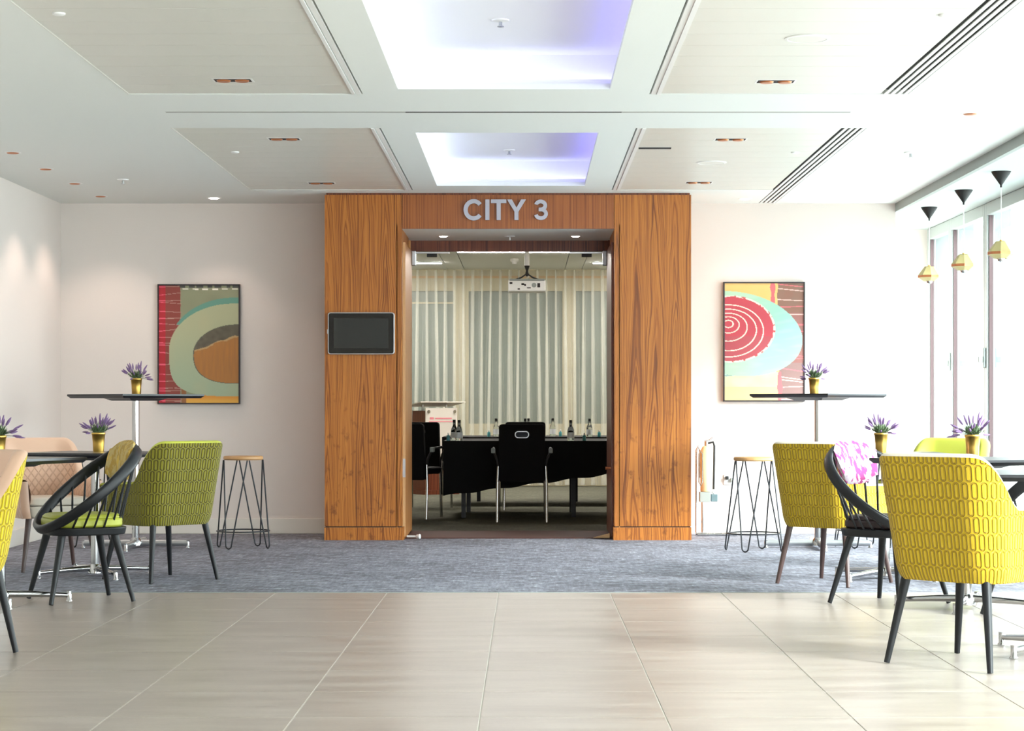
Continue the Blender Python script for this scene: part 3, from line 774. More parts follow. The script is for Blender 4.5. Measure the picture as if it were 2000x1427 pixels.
# ------------------------------------------------------------------ tables
def table(name, label, x, y, ang, z, group, half=.345, bar=False):
    t = empty(name, (x, y, 0), R(ang)); tag(t, label, 'table', group)
    sq = [(-half, -half), (half, -half), (half, half), (-half, half)]
    mb = MB().prism(sq, z - .028, z - .012, 0, .05).prism(sq, z - .012, z, 0.004, 0)
    top = mb.build('tabletop', 'tabletop', t)
    MB().prism([(-.16, -.16), (.16, -.16), (.16, .16), (-.16, .16)], z - .046, z - .029, 0, .25).build('top_plate', 'darkmetal', t)
    MB().lathe([(.026, .04), (.026, z - .04)], 20).build('column', 'chrome', t, True)
    MB().lathe([(.045, .018), (.045, .05), (.028, .075)], 20).build('hub', 'chrome', t, True)
    fr = .345 if not bar else .37
    for k in range(4):
        a = R(45 + 90 * k); dx, dy = math.cos(a), math.sin(a)
        if bar:
            arm = MB().tube([(dx * .03, dy * .03, .038), (dx * fr, dy * fr, .036)], 1.0, 8, flat=(.022, .014), up=(0, 0, 1)).build('base_arm', 'steel', t, True)
        else:
            arm = MB().tube([(dx * .03, dy * .03, .05), (dx * fr * .5, dy * fr * .5, .045), (dx * fr, dy * fr, .034)], [.019, .016, .0115], 10).build('base_arm', 'chrome', t, True)
        MB().lathe([(.017, .003), (.017, .006), (.012, .012), (.0135, .052), (.0135, .056)], 14, (dx * fr, dy * fr, 0)).build('foot', 'chrome', arm, True)
TZ = .735
DG, BG = 'square dining tables on chrome cross bases', 'tall bar tables against the back wall'
table('bar_table', 'tall black bar table in front of the left painting', -2.775, 15.13, 0, 1.092, BG, bar=True)
table('bar_table', 'tall black bar table in front of the right painting', 2.073, 15.13, 0, 1.095, BG, bar=True)
for o in bpy.data.objects:
    if o.name.startswith('bar_table'): o.rotation_euler.z = R(45)
# arms run along the diagonals, so a bar table turned 45 degrees shows one corner to the front
table('dining_table', 'black square table on the carpet between blush and green armchairs', -2.55, 12.6, 31 - 45, TZ, DG)
table('dining_table', 'black square table at the left edge on the tiled floor', -2.675, 10.835, 20.7 - 45, TZ + .008, DG, half=.31)
table('dining_table', 'black square table behind the right spindle chair on the carpet', 2.09, 12.4, 0, TZ, DG)
table('dining_table', 'black square table behind the near yellow armchair, holding a lavender pot', 2.19, 10.6, -20.3 - 45, TZ + .01, DG)
table('dining_table', 'black square table at the right edge nearest the viewer', 2.21, 8.68, 38 - 45 + 90, TZ, DG)

# ------------------------------------------------------------------ lavender pots
def lav_mesh(seed):
    rg = random.Random(seed); lf, fl_ = MB(), MB()
    for k in range(190):
        a = rg.uniform(0, 2 * math.pi); el = rg.uniform(.35, 1.45); L = rg.uniform(.04, .075)
        b0 = Vector((rg.uniform(-.03, .03), rg.uniform(-.03, .03), .112)); d = Vector((math.cos(a) * math.cos(el), math.sin(a) * math.cos(el), math.sin(el)))
        sd = d.cross(Vector((0, 0, 1))).normalized() * .0032; m_ = b0 + d * L * .55
        lf.add([b0, m_ + sd, b0 + d * L, m_ - sd], [(0, 1, 2, 3)])
    for k in range(30):
        a = 2 * math.pi * k / 30 + rg.uniform(-.3, .3); el = rg.choice((rg.uniform(.0, .6), rg.uniform(.5, 1.1), rg.uniform(.9, 1.5))); L = rg.uniform(.085, .125)
        b0 = Vector((math.cos(a) * .018, math.sin(a) * .018, .115)); d = Vector((math.cos(a) * math.cos(el), math.sin(a) * math.cos(el), math.sin(el)))
        e = b0 + d * L; e.z -= .35 * (1 - math.sin(el)) * L * .5
        m_ = b0 + (e - b0) * .55
        lf.tube([b0, m_], .0011, 4)
        p = [m_ + (e - m_) * q for q in (0, .2, .45, .7, 1)]
        fl_.tube(p, [.0025, .0055, .006, .005, .0015], 6)
    return lf, fl_
lavs = []
for s_ in range(3):
    a, b_ = lav_mesh(s_ + 3); lavs.append((a.mesh('foliage', 'leaf'), b_.mesh('flower_spikes', 'lav')))
pot_me = MB().lathe([(.0, 0), (.031, 0), (.032, .004), (.034, .05), (.0385, .100), (.0415, .103), (.0415, .112), (.0395, .114), (.036, .110), (.035, .09), (0, .088)], 28, cap=False).mesh('pot', 'brass', True)
pot_me.set_sharp_from_angle(angle=R(50))
for k, (x, y, z, l) in enumerate(((-2.77, 15.13, 1.092, 'brass lavender pot on the left tall bar table'), (-2.555, 12.72, TZ, 'brass lavender pot on the table between blush and green armchairs'),
                                  (-2.69, 10.85, TZ + .008, 'brass lavender pot cut off by the left edge of the picture'), (2.045, 15.13, 1.095, 'brass lavender pot on the right tall bar table'),
                                  (2.09, 12.55, TZ, 'brass lavender pot behind the pink spindle chair'), (2.305, 11.05 - .05, TZ + .01, 'brass lavender pot behind the near yellow armchair'))):
    t = empty('lavender_pot', (x, y, z), R(47 * k)); tag(t, l, 'potted plant', 'brass pots of lavender')
    for nm, me in (('pot', pot_me), ('foliage', lavs[k % 3][0]), ('flower_spikes', lavs[k % 3][1])):
        o = bpy.data.objects.new(nm, me); C.objects.link(o); o.parent = t
        if nm != 'pot': stuff(o)

# ------------------------------------------------------------------ hairpin stools
def stool(x, y, rz, label, seat_z=.655):
    t = empty('hairpin_stool', (x, y, 0), R(rz)); tag(t, label, 'stool', 'wood-topped hairpin stools')
    MB().lathe([(.0, seat_z - .028), (.132, seat_z - .028), (.14, seat_z - .02), (.14, seat_z - .006), (.134, seat_z), (0, seat_z)], 32, cap=False).build('seat', 'stoolwood', t, True)
    for k in range(4):
        a = R(45 + 90 * k); rd, td = Vector((math.cos(a), math.sin(a), 0)), Vector((-math.sin(a), math.cos(a), 0))
        pts = [rd * .105 + td * .095 + Vector((0, 0, seat_z - .028))]
        lo = rd * .2 + Vector((0, 0, .03))
        for q in range(9):
            th = math.pi * q / 8; pts.append(lo + td * (.022 * math.cos(th)) + Vector((0, 0, -.022 * math.sin(th) + .0)))
        pts.append(rd * .105 - td * .095 + Vector((0, 0, seat_z - .028)))
        leg = MB().tube(pts, .0052, 8).build('hairpin_leg', 'darkmetal', t, True)
        MB().lathe([(.006, .0025), (.006, .012)], 8, tuple(rd * .2)).build('foot_cap', 'black', leg)
    MB().tube([(.186 * math.cos(2 * math.pi * q / 32), .186 * math.sin(2 * math.pi * q / 32), .125) for q in range(32)], .005, 8, closed=True).build('foot_ring', 'darkmetal', t, True)
stool(-2.007, 15.1, 22, 'hairpin stool with wood seat beside the green armchair')
stool(1.58, 14.8, 22, 'hairpin stool with wood seat left of the right yellow armchairs')
stool(-3.16, 15.3, 30, 'hairpin stool half hidden behind the left dining table')
stool(2.40, 15.2, 20, 'hairpin stool half hidden behind the pink spindle chair')

# ------------------------------------------------------------------ upholstered tub armchairs
def armchair(label, x, y, face, outer, inner, leg, sc=1.0, group='upholstered tub armchairs', seat=None, arm_z=.565):
    t = empty('tub_armchair', (x, y, 0), R(face), sc); tag(t, label, 'armchair', group)
    ZB, ZT = .325, .80
    path = []
    nside, nc, nb = 14, 12, 10; rc = .46
    for k in range(nside): path.append((1 - (2 - rc) * k / nside, -1))
    for k in range(nc): th = R(270 - 90 * k / nc); path.append((-1 + rc + rc * math.cos(th), -1 + rc + rc * math.sin(th)))
    for k in range(nb): path.append((-1, -1 + rc + (2 - 2 * rc) * k / nb))
    for k in range(nc): th = R(180 - 90 * k / nc); path.append((-1 + rc + rc * math.cos(th), 1 - rc + rc * math.sin(th)))
    for k in range(nside + 1): path.append((-1 + rc + (2 - rc) * k / nside, 1))
    def top(a):
        s_ = sstep(-.97, -.28, a); return ZT + (arm_z - ZT) * (s_ ** .9) - .012 * max(0, a)
    def pos(a, b2, z, th=0.0):
        h = (z - ZB) / (ZT - ZB); bk = .225 + .095 * h - th; fr_ = .235 + .012 * h; hw = .238 + .040 * h - th
        rnd = max(0, .06 - (z - ZB)) / .06; k_ = 1 - .05 * rnd * rnd
        return ((a * bk if a < 0 else a * fr_) * k_, b2 * hw * k_, z)
    arcl = [0]
    for i in range(1, len(path)):
        p, q = pos(*path[i-1], .55), pos(*path[i], .55); arcl.append(arcl[-1] + math.hypot(p[0] - q[0], p[1] - q[1]))
    NT = 16; rows, uv = [], []
    for j in range(NT + 1):
        r_ = []
        for i, (a, b2) in enumerate(path):
            z = ZB + (top(a) - .004 - ZB) * j / NT; r_.append(pos(a, b2, z)); uv.append((arcl[i], z))
        rows.append(r_)
    MB().grid(rows).build('outer_shell', outer, t, True, uv=uv, auto=False)
    rows, uv = [], []; TH = .052
    prof = [(0.0, -.004), (.006, .004), (.018, .009), (.034, .009), (.046, .003), (TH, -.012)]
    for d, dz in prof:
        rows.append([pos(a, b2, top(a) + dz, d) for a, b2 in path]); uv += [(arcl[i], 1.2 + d) for i in range(len(path))]
    for j in range(1, 11):
        r_ = []
        for i, (a, b2) in enumerate(path):
            z = top(a) - .012 + (.40 - top(a) + .012) * j / 10; r_.append(pos(a, b2, z, TH + .012 * math.sin(math.pi * j / 10))); uv.append((arcl[i], z))
        rows.append(r_)
    MB().grid(rows).build('inner_shell', inner, t, True, uv=uv, auto=False)
    for s_ in (0, -1):                                   # arm fronts
        a, b2 = path[s_]; f = MB(); R_ = []
        for j in range(9):
            z = ZB + .002 + (top(a) - .004 - ZB) * j / 8; p, q = pos(a, b2, z), pos(a, b2, min(z, top(a)), TH)
            R_.append([p, (p[0] + .012, (p[1] * .7 + q[1] * .3), z), (p[0] + .012, (p[1] * .3 + q[1] * .7), z), q])
        f.grid(R_).build('arm_front', outer, t, True, auto=False)
    und = [pos(a, b2, ZB + .002) for a, b2 in path]
    MB().add(und, [tuple(range(len(und)))]).build('underside', 'black', t)
    sp = rrect(-.19, .245, -.205, .205, .07, 6)
    MB().prism(sp, ZB + .004, .40, 0, .02).prism(sp, .404, .452, .07, 0).build('seat_cushion', seat or inner, t, True, bev=.012)
    for sx in (-1, 1):
        for sy in (-1, 1):
            MB().tube([(sx * .178, sy * .178, ZB + .02), (sx * .233, sy * .233, 0.003)], [.0195, .0115], 12).build('leg', leg, t, True)
    return t
armchair('lime green tub armchair on the carpet left of the doorway', -2.12, 12.35, 135, 'fab_green', 'leather_lime', 'charcoal')
armchair('yellow tub armchair next to the right hairpin stool', 1.75, 12.1, 50, 'fab_yellow', 'leather_cream', 'brownleg')
armchair('large yellow tub armchair nearest the viewer on the right', 1.745, 8.32, 44, 'fab_yellow', 'leather_cream', 'charcoal', 1.02, arm_z=.60)
armchair('yellow backed armchair with blush inside cut off at the left edge', -2.413, 8.667, 225, 'fab_yellow2', 'leather_blush', 'charcoal', 1.02)
armchair('blush quilted tub armchair in the left corner facing the room', -2.95, 13.16, 300, 'leather_blush', 'leather_blush', 'brownleg', 1.0, seat='leather_cream')
armchair('lime quilted armchair farthest back by the glazed doors', 2.5, 13.05, 232, 'leather_lime', 'leather_lime', 'charcoal')

# ------------------------------------------------------------------ hoop spindle chairs
def hoop_chair(label, x, y, face, seatm, cush):
    t = empty('spindle_hoop_chair', (x, y, 0), R(face)); tag(t, label, 'chair', 'black spindle chairs with tilted hoops')
    RR, TH, cz, cx = .325, R(40), .582, -.035
    u = Vector((math.cos(TH), 0, -math.sin(TH))); s = Vector((0, 1, 0)); n_ = u.cross(s)
    def hp(phi, r=RR): return Vector((cx, 0, cz)) + u * (r * math.cos(phi)) + s * (r * math.sin(phi))
    N = 48; pts = [hp(2 * math.pi * k / N) for k in range(N)]
    mb = MB(); vs = []; n = 12
    for k in range(N):
        phi = 2 * math.pi * k / N; p = pts[k]; rad = (u * math.cos(phi) + s * math.sin(phi))
        wd = .0245 + .007 * (0.5 - .5 * math.cos(phi))
        for q in range(n):
            th = 2 * math.pi * (q + .5) / n; ca, sa = math.cos(th), math.sin(th); e = .6
            vs.append(p + n_ * (math.copysign(abs(ca) ** e, ca) * wd) + rad * (math.copysign(abs(sa) ** e, sa) * .0145))
    fs = [(k * n + q, k * n + (q + 1) % n, ((k + 1) % N) * n + (q + 1) % n, ((k + 1) % N) * n + q) for k in range(N) for q in range(n)]
    mb.add(vs, fs).build('hoop', 'charcoal', t, True, auto=False)
    sp = rrect(-.215, .20, -.21, .21, .13, 7)
    MB().prism(sp, .345, .385, 0, .04).build('seat_frame', 'charcoal', t, True, bev=.006)
    sp2 = rrect(-.195, .185, -.19, .19, .12, 7)
    MB().prism(sp2, .386, .43, 0, 0).prism(sp2, .43, .452, .10, 0).build('seat_cushion', seatm, t, True, bev=.01)
    for k in range(16):
        phi = R(62 + (360 - 124) * k / 15)
        b0 = Vector((cx + .035 + .20 * math.cos(phi), .197 * math.sin(phi), .38)); top_ = hp(phi)
        MB().tube([b0, b0 + (top_ - b0) * .5, top_], [.0052, .006, .0048], 8).build('spindle', 'charcoal', t, True)
    rows = []
    for j in range(9):                                     # curved back pad inside the top of the hoop
        v_ = j / 8; r_ = []
        for k in range(17):
            q = k / 16; phi = R(180 - 40 + 80 * q)
            ex = (1 - (abs(2 * q - 1)) ** 4) ; ez = (1 - (abs(2 * v_ - 1)) ** 4); th = .034 * math.sqrt(max(0, ex * ez))
            z = .715 + .225 * (v_ - .5) * max(.3, (1 - abs(2 * q - 1) ** 3.2)) ** .45
            rr = .288 - .06 * (1 - v_)
            r_.append((cx + rr * math.cos(phi) * .84 + .01 + th, rr * math.sin(phi), z))
        rows.append(r_)
    bk = [[(p[0] - 2 * (.034 * math.sqrt(max(0, (1 - (abs(2 * k / 16 - 1)) ** 4) * (1 - (abs(2 * j / 8 - 1)) ** 4)))), p[1], p[2]) for k, p in enumerate(r_)] for j, r_ in enumerate(rows)]
    MB().grid(rows).grid(bk).build('back_cushion', cush, t, True, auto=False)
    for sx in (-1, 1):
        for sy in (-1, 1):
            MB().tube([(sx * .135, sy * .135, .36), (sx * .215, sy * .215, 0.003)], [.021, .0115], 12).build('leg', 'charcoal', t, True)
    return t
hoop_chair('black hoop chair with lime seat and yellow back cushion', -2.31, 11.04, 208, 'seat_lime', 'cush_yellow')
hoop_chair('black hoop chair with pink patterned back cushion', 1.85, 10.86, -45, 'seat_dark', 'cush_pink')
hoop_chair('black hoop chair cut off by the right edge of the picture', 2.5, 10.24, 130, 'seat_dark', 'cush_pink')

# ------------------------------------------------------------------ by the right wall
t = empty('extinguisher_stand', (1.40, 16.56, 0)); tag(t, 'pale cylinder with dark hose on a tubular floor stand beside the doorway', 'fire extinguisher')
MB().tube([(-.075, 0, .012), (-.075, .06, .03), (-.075, .06, .66), (-.06, .06, .70), (-.045, .06, .66), (-.045, .06, .45)], .0085, 10).build('upright', 'chrome', t, True)
MB().tube([(-.075, -.05, .015), (.23, -.05, .015)], .014, 10).build('base_bar', 'chrome', t, True)
MB().lathe([(.0, .345), (.044, .345), (.048, .352), (.048, .66), (.03, .695), (.014, .70)], 24, (.0, 0, 0)).build('cylinder', 'ext', t, True)
MB().lathe([(.016, .70), (.016, .735), (.01, .74)], 14).build('valve', 'chrome', t, True)
MB().tube([(-.015, 0, .735), (.03, 0, .75), (.05, 0, .765)], .006, 8).build('lever', 'chrome', t, True)
MB().tube([(.015, 0, .72), (.052, 0, .73), (.062, 0, .70), (.06, 0, .55), (.056, 0, .36)], .0085, 10).build('hose', 'black', t, True)
MB().lathe([(.0, -.02), (.013, -.014), (.016, 0), (.013, .014), (0, .02)], 14, (.056, 0, .345), cap=False).build('nozzle', 'trim_white', t, True)
MB().tube([(-.062, -.055, .64), (-.05, -.055, .66), (-.035, -.055, .64), (-.035, -.055, .42), (-.05, -.055, .39), (-.062, -.055, .42)], .0055, 8, closed=True).build('wire_loop', 'chrome', t, True)
MB().box(-.055, .03, -.05, .05, .265, .343).build('cradle', 'trim_grey', t, bev=.004)
MB().box(.034, .085, -.04, .04, .268, .325).build('side_box', 'fin', t, bev=.004)
MB().tube([(-.03, 0, .265), (-.03, 0, .03), (-.03, -.05, .015)], .01, 10).build('post', 'chrome', t, True)
t = empty('wall_socket', (1.60, YW, .43)); tag(t, 'white wall socket with dark plug between the doorway and the stool', 'socket')
xz_slab(rrect(-.04, .04, -.04, .04, .006), -.012, -.001).build('plate', 'plug_white', t, bev=.002)
MB().box(-.028, -.004, -.045, -.012, .0, .026).build('plug', 'black', t, bev=.003); MB().box(.012, .034, -.04, -.012, -.02, .012).build('plug', 'trim_grey', t, bev=.003)

# ------------------------------------------------------------------ meeting room seen through the doorway
struct(MB().box(-4.3, -4.2, 17.1, 27.4, 0, 2.9).build('wall_meeting_left', 'cream'))
struct(MB().box(2.7, 2.78, 17.1, 27.4, 0, 2.9).build('wall_meeting_right', 'cream'))
struct(MB().box(-4.3, -3.8, 17.0, 17.1, 0, 3.0).build('wall_meeting_near_left', 'cream'))
YE = 27.1
b_ = MB()
wins = [(-3.9, -2.6), (-2.42, -.92), (-.735, .46), (.63, 1.9), (2.1, 2.6)]
zs0, zs1 = .79, 2.48
cur = -4.2
bw = struct(empty('wall_meeting_back', (0, YE, 0)))
MB().box(-4.2, 2.7, 0, .15, zs1, 2.9).build('wall_band', 'cream', bw); MB().box(-4.2, 2.7, 0, .15, 0, zs0).build('wall_band', 'cream', bw)
MB().box(-4.2, 2.7, -.01, .0, zs1 + .16, zs1 + .19).build('wall_bead', 'wedge', bw)
for a, b2 in zip([-4.2] + [w_[1] for w_ in wins], [w_[0] for w_ in wins] + [2.7]):
    MB().box(a, b2, 0, .15, zs0, zs1).build('wall_pier', 'cream', bw)
for k, (a, b2) in enumerate(wins):
    tw = struct(empty('window_%d' % (18 + k), ((a + b2) / 2, YE, 0)))
    MB().box((a - b2) / 2, (b2 - a) / 2, .07, .09, zs0, zs1).build('pane', 'pane_grey', tw)
    if k == 1: MB().box((a - b2) / 2, (b2 - a) / 2, .04, .07, zs1 - .16, zs1 - .14).build('glazing_bar', 'cream', tw)
ZM = 2.75
cm = struct(empty('ceiling_meeting', (0, 22.2, ZM)))
px_ = [-4.2, -2.3, -1.0, -.787, .49, .706, 2.0, 2.7]
for k in range(len(px_) - 1):
    MB().box(px_[k] + .004, px_[k+1] - .004, -5.1, 5.1, 0, .03).build('ceiling_panel', 'white', cm)
MB().box(-4.2, 2.7, -5.1, 5.1, .035, .05).build('ceiling_backing', 'void', cm)
def linear(x0, x1, y, label, n='linear_light'):
    t = empty(n, ((x0 + x1) / 2, y, ZM)); tag(t, label, 'ceiling light', 'linear ceiling lights in the meeting room')
    h = (x1 - x0) / 2
    MB().box(-h, h, -.04, .04, -.012, -.001).build('housing', 'trim_white', t); MB().box(-h + .005, h - .005, -.035, .035, -.016, -.012).build('diffuser', 'linear', t)
linear(-.776, .483, 23.87, 'linear light in the middle of the meeting room ceiling')
linear(-2.3, -1.02, 25.7, 'linear light at the left end of the meeting room ceiling')
linear(.80, 2.0, 25.7, 'linear light at the right end of the meeting room ceiling')
for i, (a, b2, y) in enumerate(((-2.3, -1.02, 21.5), (.8, 2.0, 21.5))):  # two lights out of view, added to brighten the room near the door
    linear(a, b2, y, 'added unseen linear light above the near meeting table, %s side' % ('left', 'right')[i])
# curtain of pinch-pleated sheer fabric
rows = []
NX, pit, xa, xb = 1450, .116, -3.4, 2.55
rg = random.Random(5); ph = [rg.uniform(-1, 1) for _ in range(60)]; am = [rg.uniform(.5, 1.3) for _ in range(60)]
def curt(s_, z):
    dn = (ZM - z) / ZM; k = int((s_ - xa) / pit); f = (s_ - xa) / pit
    drift = .055 * dn * (ph[k % 60] * (1 - (f % 1)) + ph[(k + 1) % 60] * (f % 1))
    fold = .030 * am[k % 60] * math.sin(2 * math.pi * f) + (.012 + .014 * dn) * math.sin(2 * math.pi * f * 3.3 + ph[k % 60] * 2 * dn)
    dep = .035 * math.cos(2 * math.pi * f) + .018 * dn * math.cos(2 * math.pi * f * 2.6 + ph[(k + 7) % 60])
    return (s_ + drift + fold, 26.82 + dep, z)
for j in range(13):
    z = .02 + (ZM - .02 - .02) * j / 12
    rows.append([curt(xa + (xb - xa) * i / NX, z) for i in range(NX + 1)])
o = MB().grid(rows).build('sheer_curtain', 'sheer', None, True, auto=False); tag(o, 'floor length white sheer pleated curtain across the meeting room windows', 'curtain')
rows = None

def cloth_table(label, x0, x1, y0, y1, z, drop_l, drop_r, legs):
    t = empty('meeting_table', ((x0 + x1) / 2, (y0 + y1) / 2, 0)); tag(t, label, 'table', 'cloth-covered meeting tables')
    hx_, hy_ = (x1 - x0) / 2, (y1 - y0) / 2
    MB().box(-hx_ + .01, hx_ - .01, -hy_ + .01, hy_ - .01, z - .03, z - .004).build('tabletop', 'black', t)
    for lx, ly in legs: MB().box(lx - .02, lx + .02, ly - .02, ly + .02, 0.002, z - .03).build('leg', 'charcoal', t)
    c = empty('tablecloth', ((x0 + x1) / 2, (y0 + y1) / 2, 0)); bpy.data.objects.remove(c)
    mb = MB(); N = 60
    top = [(-hx_, -hy_), (hx_, -hy_), (hx_, hy_), (-hx_, hy_)]
    per = []
    for e in range(4):
        a, b2 = Vector(top[e]), Vector(top[(e + 1) % 4])
        for k in range(N): per.append((a + (b2 - a) * k / N, e, k / N))
    rows = []
    for j in range(7):
        v_ = j / 6; r_ = []
        for i, (p, e, q) in enumerate(per):
            fr_ = (p.x + hx_) / (2 * hx_); bot = drop_l + (drop_r - drop_l) * fr_ + .008 * math.sin(q * 40)
            nrm = Vector(((0, -1), (1, 0), (0, 1), (-1, 0))[e]); off = v_ * (.012 + .010 * math.sin(q * (38 if e % 2 == 0 else 14) + e))
            r_.append((p.x + nrm.x * off, p.y + nrm.y * off, z + (bot - z) * v_))
        rows.append(r_)
    mb.grid(rows, closed=True); n0 = 0
    mb.f.append(tuple(range(4 * N)))
    o = mb.build('tablecloth', 'cloth', None, True, auto=False); o.location = ((x0 + x1) / 2, (y0 + y1) / 2, 0)
    o.data.set_sharp_from_angle(angle=R(50))
    return o
o = cloth_table('near meeting table under a black cloth', -.74, 1.5, 19.02, 20.5, .70, .21, .50, [(-.947, -.5), (.05, -.37), (-.93, .55), (.05, .5), (1.0, -.4), (1.0, .5)])
tag(o, 'black cloth over the near meeting table with slanting hem', 'tablecloth')
o = cloth_table('far meeting table under a black cloth', -.85, 1.5, 21.45, 22.75, .70, .36, .46, [(-.83, .5), (.2, .5), (1.0, -.5), (1.0, .5)])
tag(o, 'black cloth over the far meeting table', 'tablecloth')

def meeting_chair(label, x, y, face):
    t = empty('meeting_chair', (x, y, 0), R(face)); tag(t, label, 'chair', 'black meeting chairs with chrome legs')
    def yz(poly, x0, x1):
        n = len(poly); vs = [(x0 + (-.05 * (z - .38) / .47), yy, z) for yy, z in poly] + [(x1 + (-.05 * (z - .38) / .47), yy, z) for yy, z in poly]
        return MB().add(vs, [tuple(range(n)), tuple(range(2 * n - 1, n - 1, -1))] + [(i, (i + 1) % n, n + (i + 1) % n, n + i) for i in range(n)])
    yz(rrect(-.2, .2, .35, .855, .03), -.235, -.185).build('backrest', 'blackfabric', t, bev=.008)
    MB().prism(rrect(-.2, .26, -.205, .205, .05), .40, .46).build('seat', 'blackfabric', t, True, bev=.015)
    q = [(0, yy, zz) for yy, zz in rrect(-.058, .058, .737, .79, .0255, 6)]
    MB().tube([(-.278, p[1], p[2]) for p in q], .007, 8, closed=True).build('handle_ring', 'steel', t, True)
    yz(rrect(-.05, .05, .744, .783, .019, 5), -.242, -.236).build('handle_hole', 'tv_glass', t)
    for sy in (-1, 1):
        MB().tube([(-.2, sy * .205, .49), (-.21, sy * .213, .3), (-.235, sy * .215, .003)], .0125, 10).build('leg', 'chrome', t, True)
        MB().tube([(.2, sy * .2, .42), (.22, sy * .205, .003)], .0125, 10).build('leg', 'chrome', t, True)
        arm = MB().tube([(-.2, sy * .205, .48), (-.2, sy * .215, .54), (-.18, sy * .24, .60), (-.12, sy * .25, .635), (.1, sy * .25, .64)], .012, 8).build('armrest', 'black', t, True)
        MB().box(-.2, -.15, sy * .25 - .018, sy * .25 + .018, .60, .645).build('arm_tip', 'trim_grey', arm, bev=.008)
    return t
meeting_chair('black meeting chair with chrome handle slot, back to the doorway', -.038, 18.68, 90)
meeting_chair('black meeting chair behind the near table, facing the doorway', -.01, 20.85, 270)
meeting_chair('black meeting chair at the left end of the near table', -1.03, 19.22, 74)
meeting_chair('black meeting chair left of the gap between the meeting tables', -.99, 21.05, 78)
meeting_chair('black meeting chair beyond the far table near the right jamb', 1.11, 23.2, 270)

# bottles
bt = [MB().lathe([(.0, 0), (.029, 0), (.031, .006), (.031, .085), (.026, .105), (.0135, .135), (.0125, .165), (0, .166)], 18, cap=False).mesh('glass_body', 'bottle', True),
      MB().lathe([(.0316, .022), (.0316, .074)], 18, cap=False).mesh('paper_label', 'label', True), MB().lathe([(.0138, .162), (.0138, .184), (.012, .186)], 14).mesh('cap', 'black', True)]
for k, (x, y, l) in enumerate(((-.655, 19.35, 'water bottle at the left end of the near meeting table, left of the pair'), (-.602, 19.1, 'water bottle at the left end of the near meeting table, right of the pair'),
                               (.398, 19.1, 'water bottle on the near meeting table right of the chair'), (-.31, 21.9, 'water bottle on the far meeting table left of the chair'), (.274, 22.1, 'water bottle on the far meeting table right of the chair'),
                               (.64, 21.6, 'water bottle on the far meeting table near the right jamb'), (-.012, 21.75, 'water bottle half hidden behind the chair, left of the pair'), (.022, 21.95, 'water bottle half hidden behind the chair, right of the pair'))):
    t = empty('water_bottle', (x, y, .7005)); tag(t, l, 'bottle', 'water bottles on the meeting tables')
    for me in bt: o = bpy.data.objects.new(me.name.split('.')[0], me); C.objects.link(o); o.parent = t
tb = [MB().lathe([(.0, 0), (.015, 0), (.016, .003), (.016, .042), (.006, .052), (0, .053)], 14, cap=False).mesh('flask_body', 'teal', True), MB().lathe([(.0065, .052), (.0065, .07)], 10).mesh('cap', 'label', True)]
for k, (x, y, l) in enumerate(((-.70, 19.1, 'small teal bottle at the left end of the near table'), (-.38, 21.6, 'small teal bottle on the far table left of the chair'), (.35, 21.9, 'small teal bottle on the far table right of the chair'),
                               (.52, 19.1, 'small teal bottle on the near table right of the tall bottle'), (.735, 21.5, 'small teal bottle on the far table near the right jamb'))):
    t = empty('small_bottle', (x, y, .7005)); tag(t, l, 'bottle', 'small teal bottles on the meeting tables')
    for me in tb: o = bpy.data.objects.new(me.name.split('.')[0], me); C.objects.link(o); o.parent = t

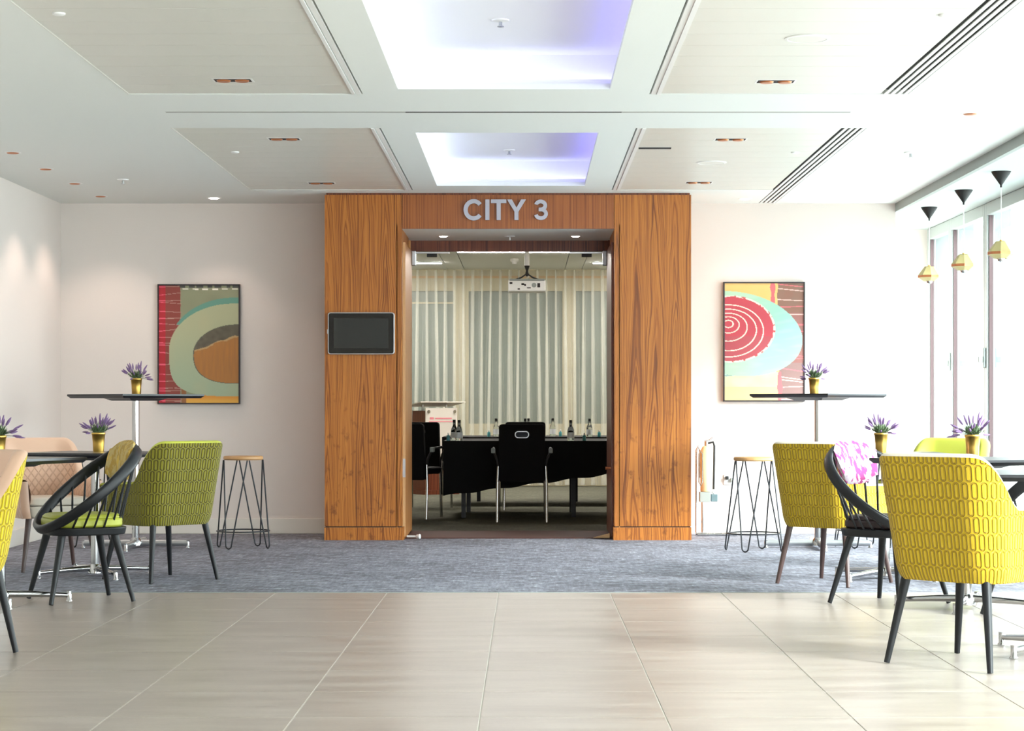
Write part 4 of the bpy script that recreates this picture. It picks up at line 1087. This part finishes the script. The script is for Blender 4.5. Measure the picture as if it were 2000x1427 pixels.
# lectern
t = empty('lectern', (-1.06, 24.6, 0), R(28)); tag(t, 'wooden lectern with frosted acrylic front panel left of the curtains', 'lectern')
MB().box(-.19, .19, -.15, .2, .05, .96).build('body', 'reddark', t); MB().box(-.22, .22, -.2, .22, .0, .05).build('base', 'reddark', t)
MB().box(-.2, .2, -.185, -.17, .42, .99).build('front_panel', 'acrylic', t)
for sx in (-.165, .165): MB().tube([(sx, -.15, .95), (sx, -.197, .95)], .018, 12).build('standoff', 'chrome', t, True)
MB().box(-.15, -.10, -.1875, -.185, .86, .885).build('printed_mark', 'pink', t); MB().box(-.08, .13, -.1875, -.185, .865, .88).build('printed_mark', 'pink', t); MB().box(-.16, .15, -.1875, -.185, .83, .84).build('printed_mark', 'pink', t)
o = MB().box(-.27, .30, -.2, .2, 0, .012).build('reading_top', 'acrylic', t); o.location = (0, 0, 1.03); o.rotation_euler = (R(-7), 0, 0)
for sx in (-.15, .15): MB().tube([(sx, 0, .95), (sx, 0, 1.03)], .012, 10).build('top_post', 'chrome', t, True)

# projector
t = empty('ceiling_projector', (.007, 22.8, ZM)); tag(t, 'white projector hanging from the meeting room ceiling on a black bracket', 'projector')
MB().lathe([(.025, 0), (.025, -.235)], 14).build('drop_pole', 'trim_white', t, True)
MB().lathe([(.03, -.235), (.022, -.262), (.012, -.29), (.02, -.33), (.012, -.35)], 14).build('bracket_stem', 'black', t, True)
for sx, sy in ((-.12, -.06), (.12, -.06), (-.12, .1), (.12, .1)): MB().tube([(0, 0, -.32), (sx * .5, sy * .5, -.36), (sx, sy, -.385)], .007, 8).build('bracket_arm', 'black', t, True)
MB().box(-.2, .2, -.14, .18, -.52, -.395).build('body', 'trim_white', t, bev=.015)
MB().box(-.19, .19, -.15, .18, -.405, -.385).build('top_shell', 'trim_grey', t, bev=.008)
for a in ((-.185, -.155, -.44, -.42), (-.06, -.03, -.45, -.43), (-.1, -.075, -.50, -.485), (0, .04, -.485, -.475), (.11, .14, -.475, -.43), (-.03, -.01, -.46, -.44)):
    MB().box(a[0], a[1], -.143, -.138, a[2], a[3]).build('port', 'void', t)
MB().lathe([(.026, 0), (.022, .006)], 18).build('vent_disc', 'trim_grey', t, True).matrix_local = Matrix.Translation((.075, -.138, -.45)) @ Matrix.Rotation(R(90), 4, 'X')
o = MB().lathe([(.05, 0), (.05, -.03), (.03, -.045), (.026, -.062), (.01, -.066)], 20).build('smoke_detector', 'trim_white', None, True); o.location = (-.14, 25.1, ZM); tag(o, 'white smoke detector on the meeting room ceiling', 'detector')
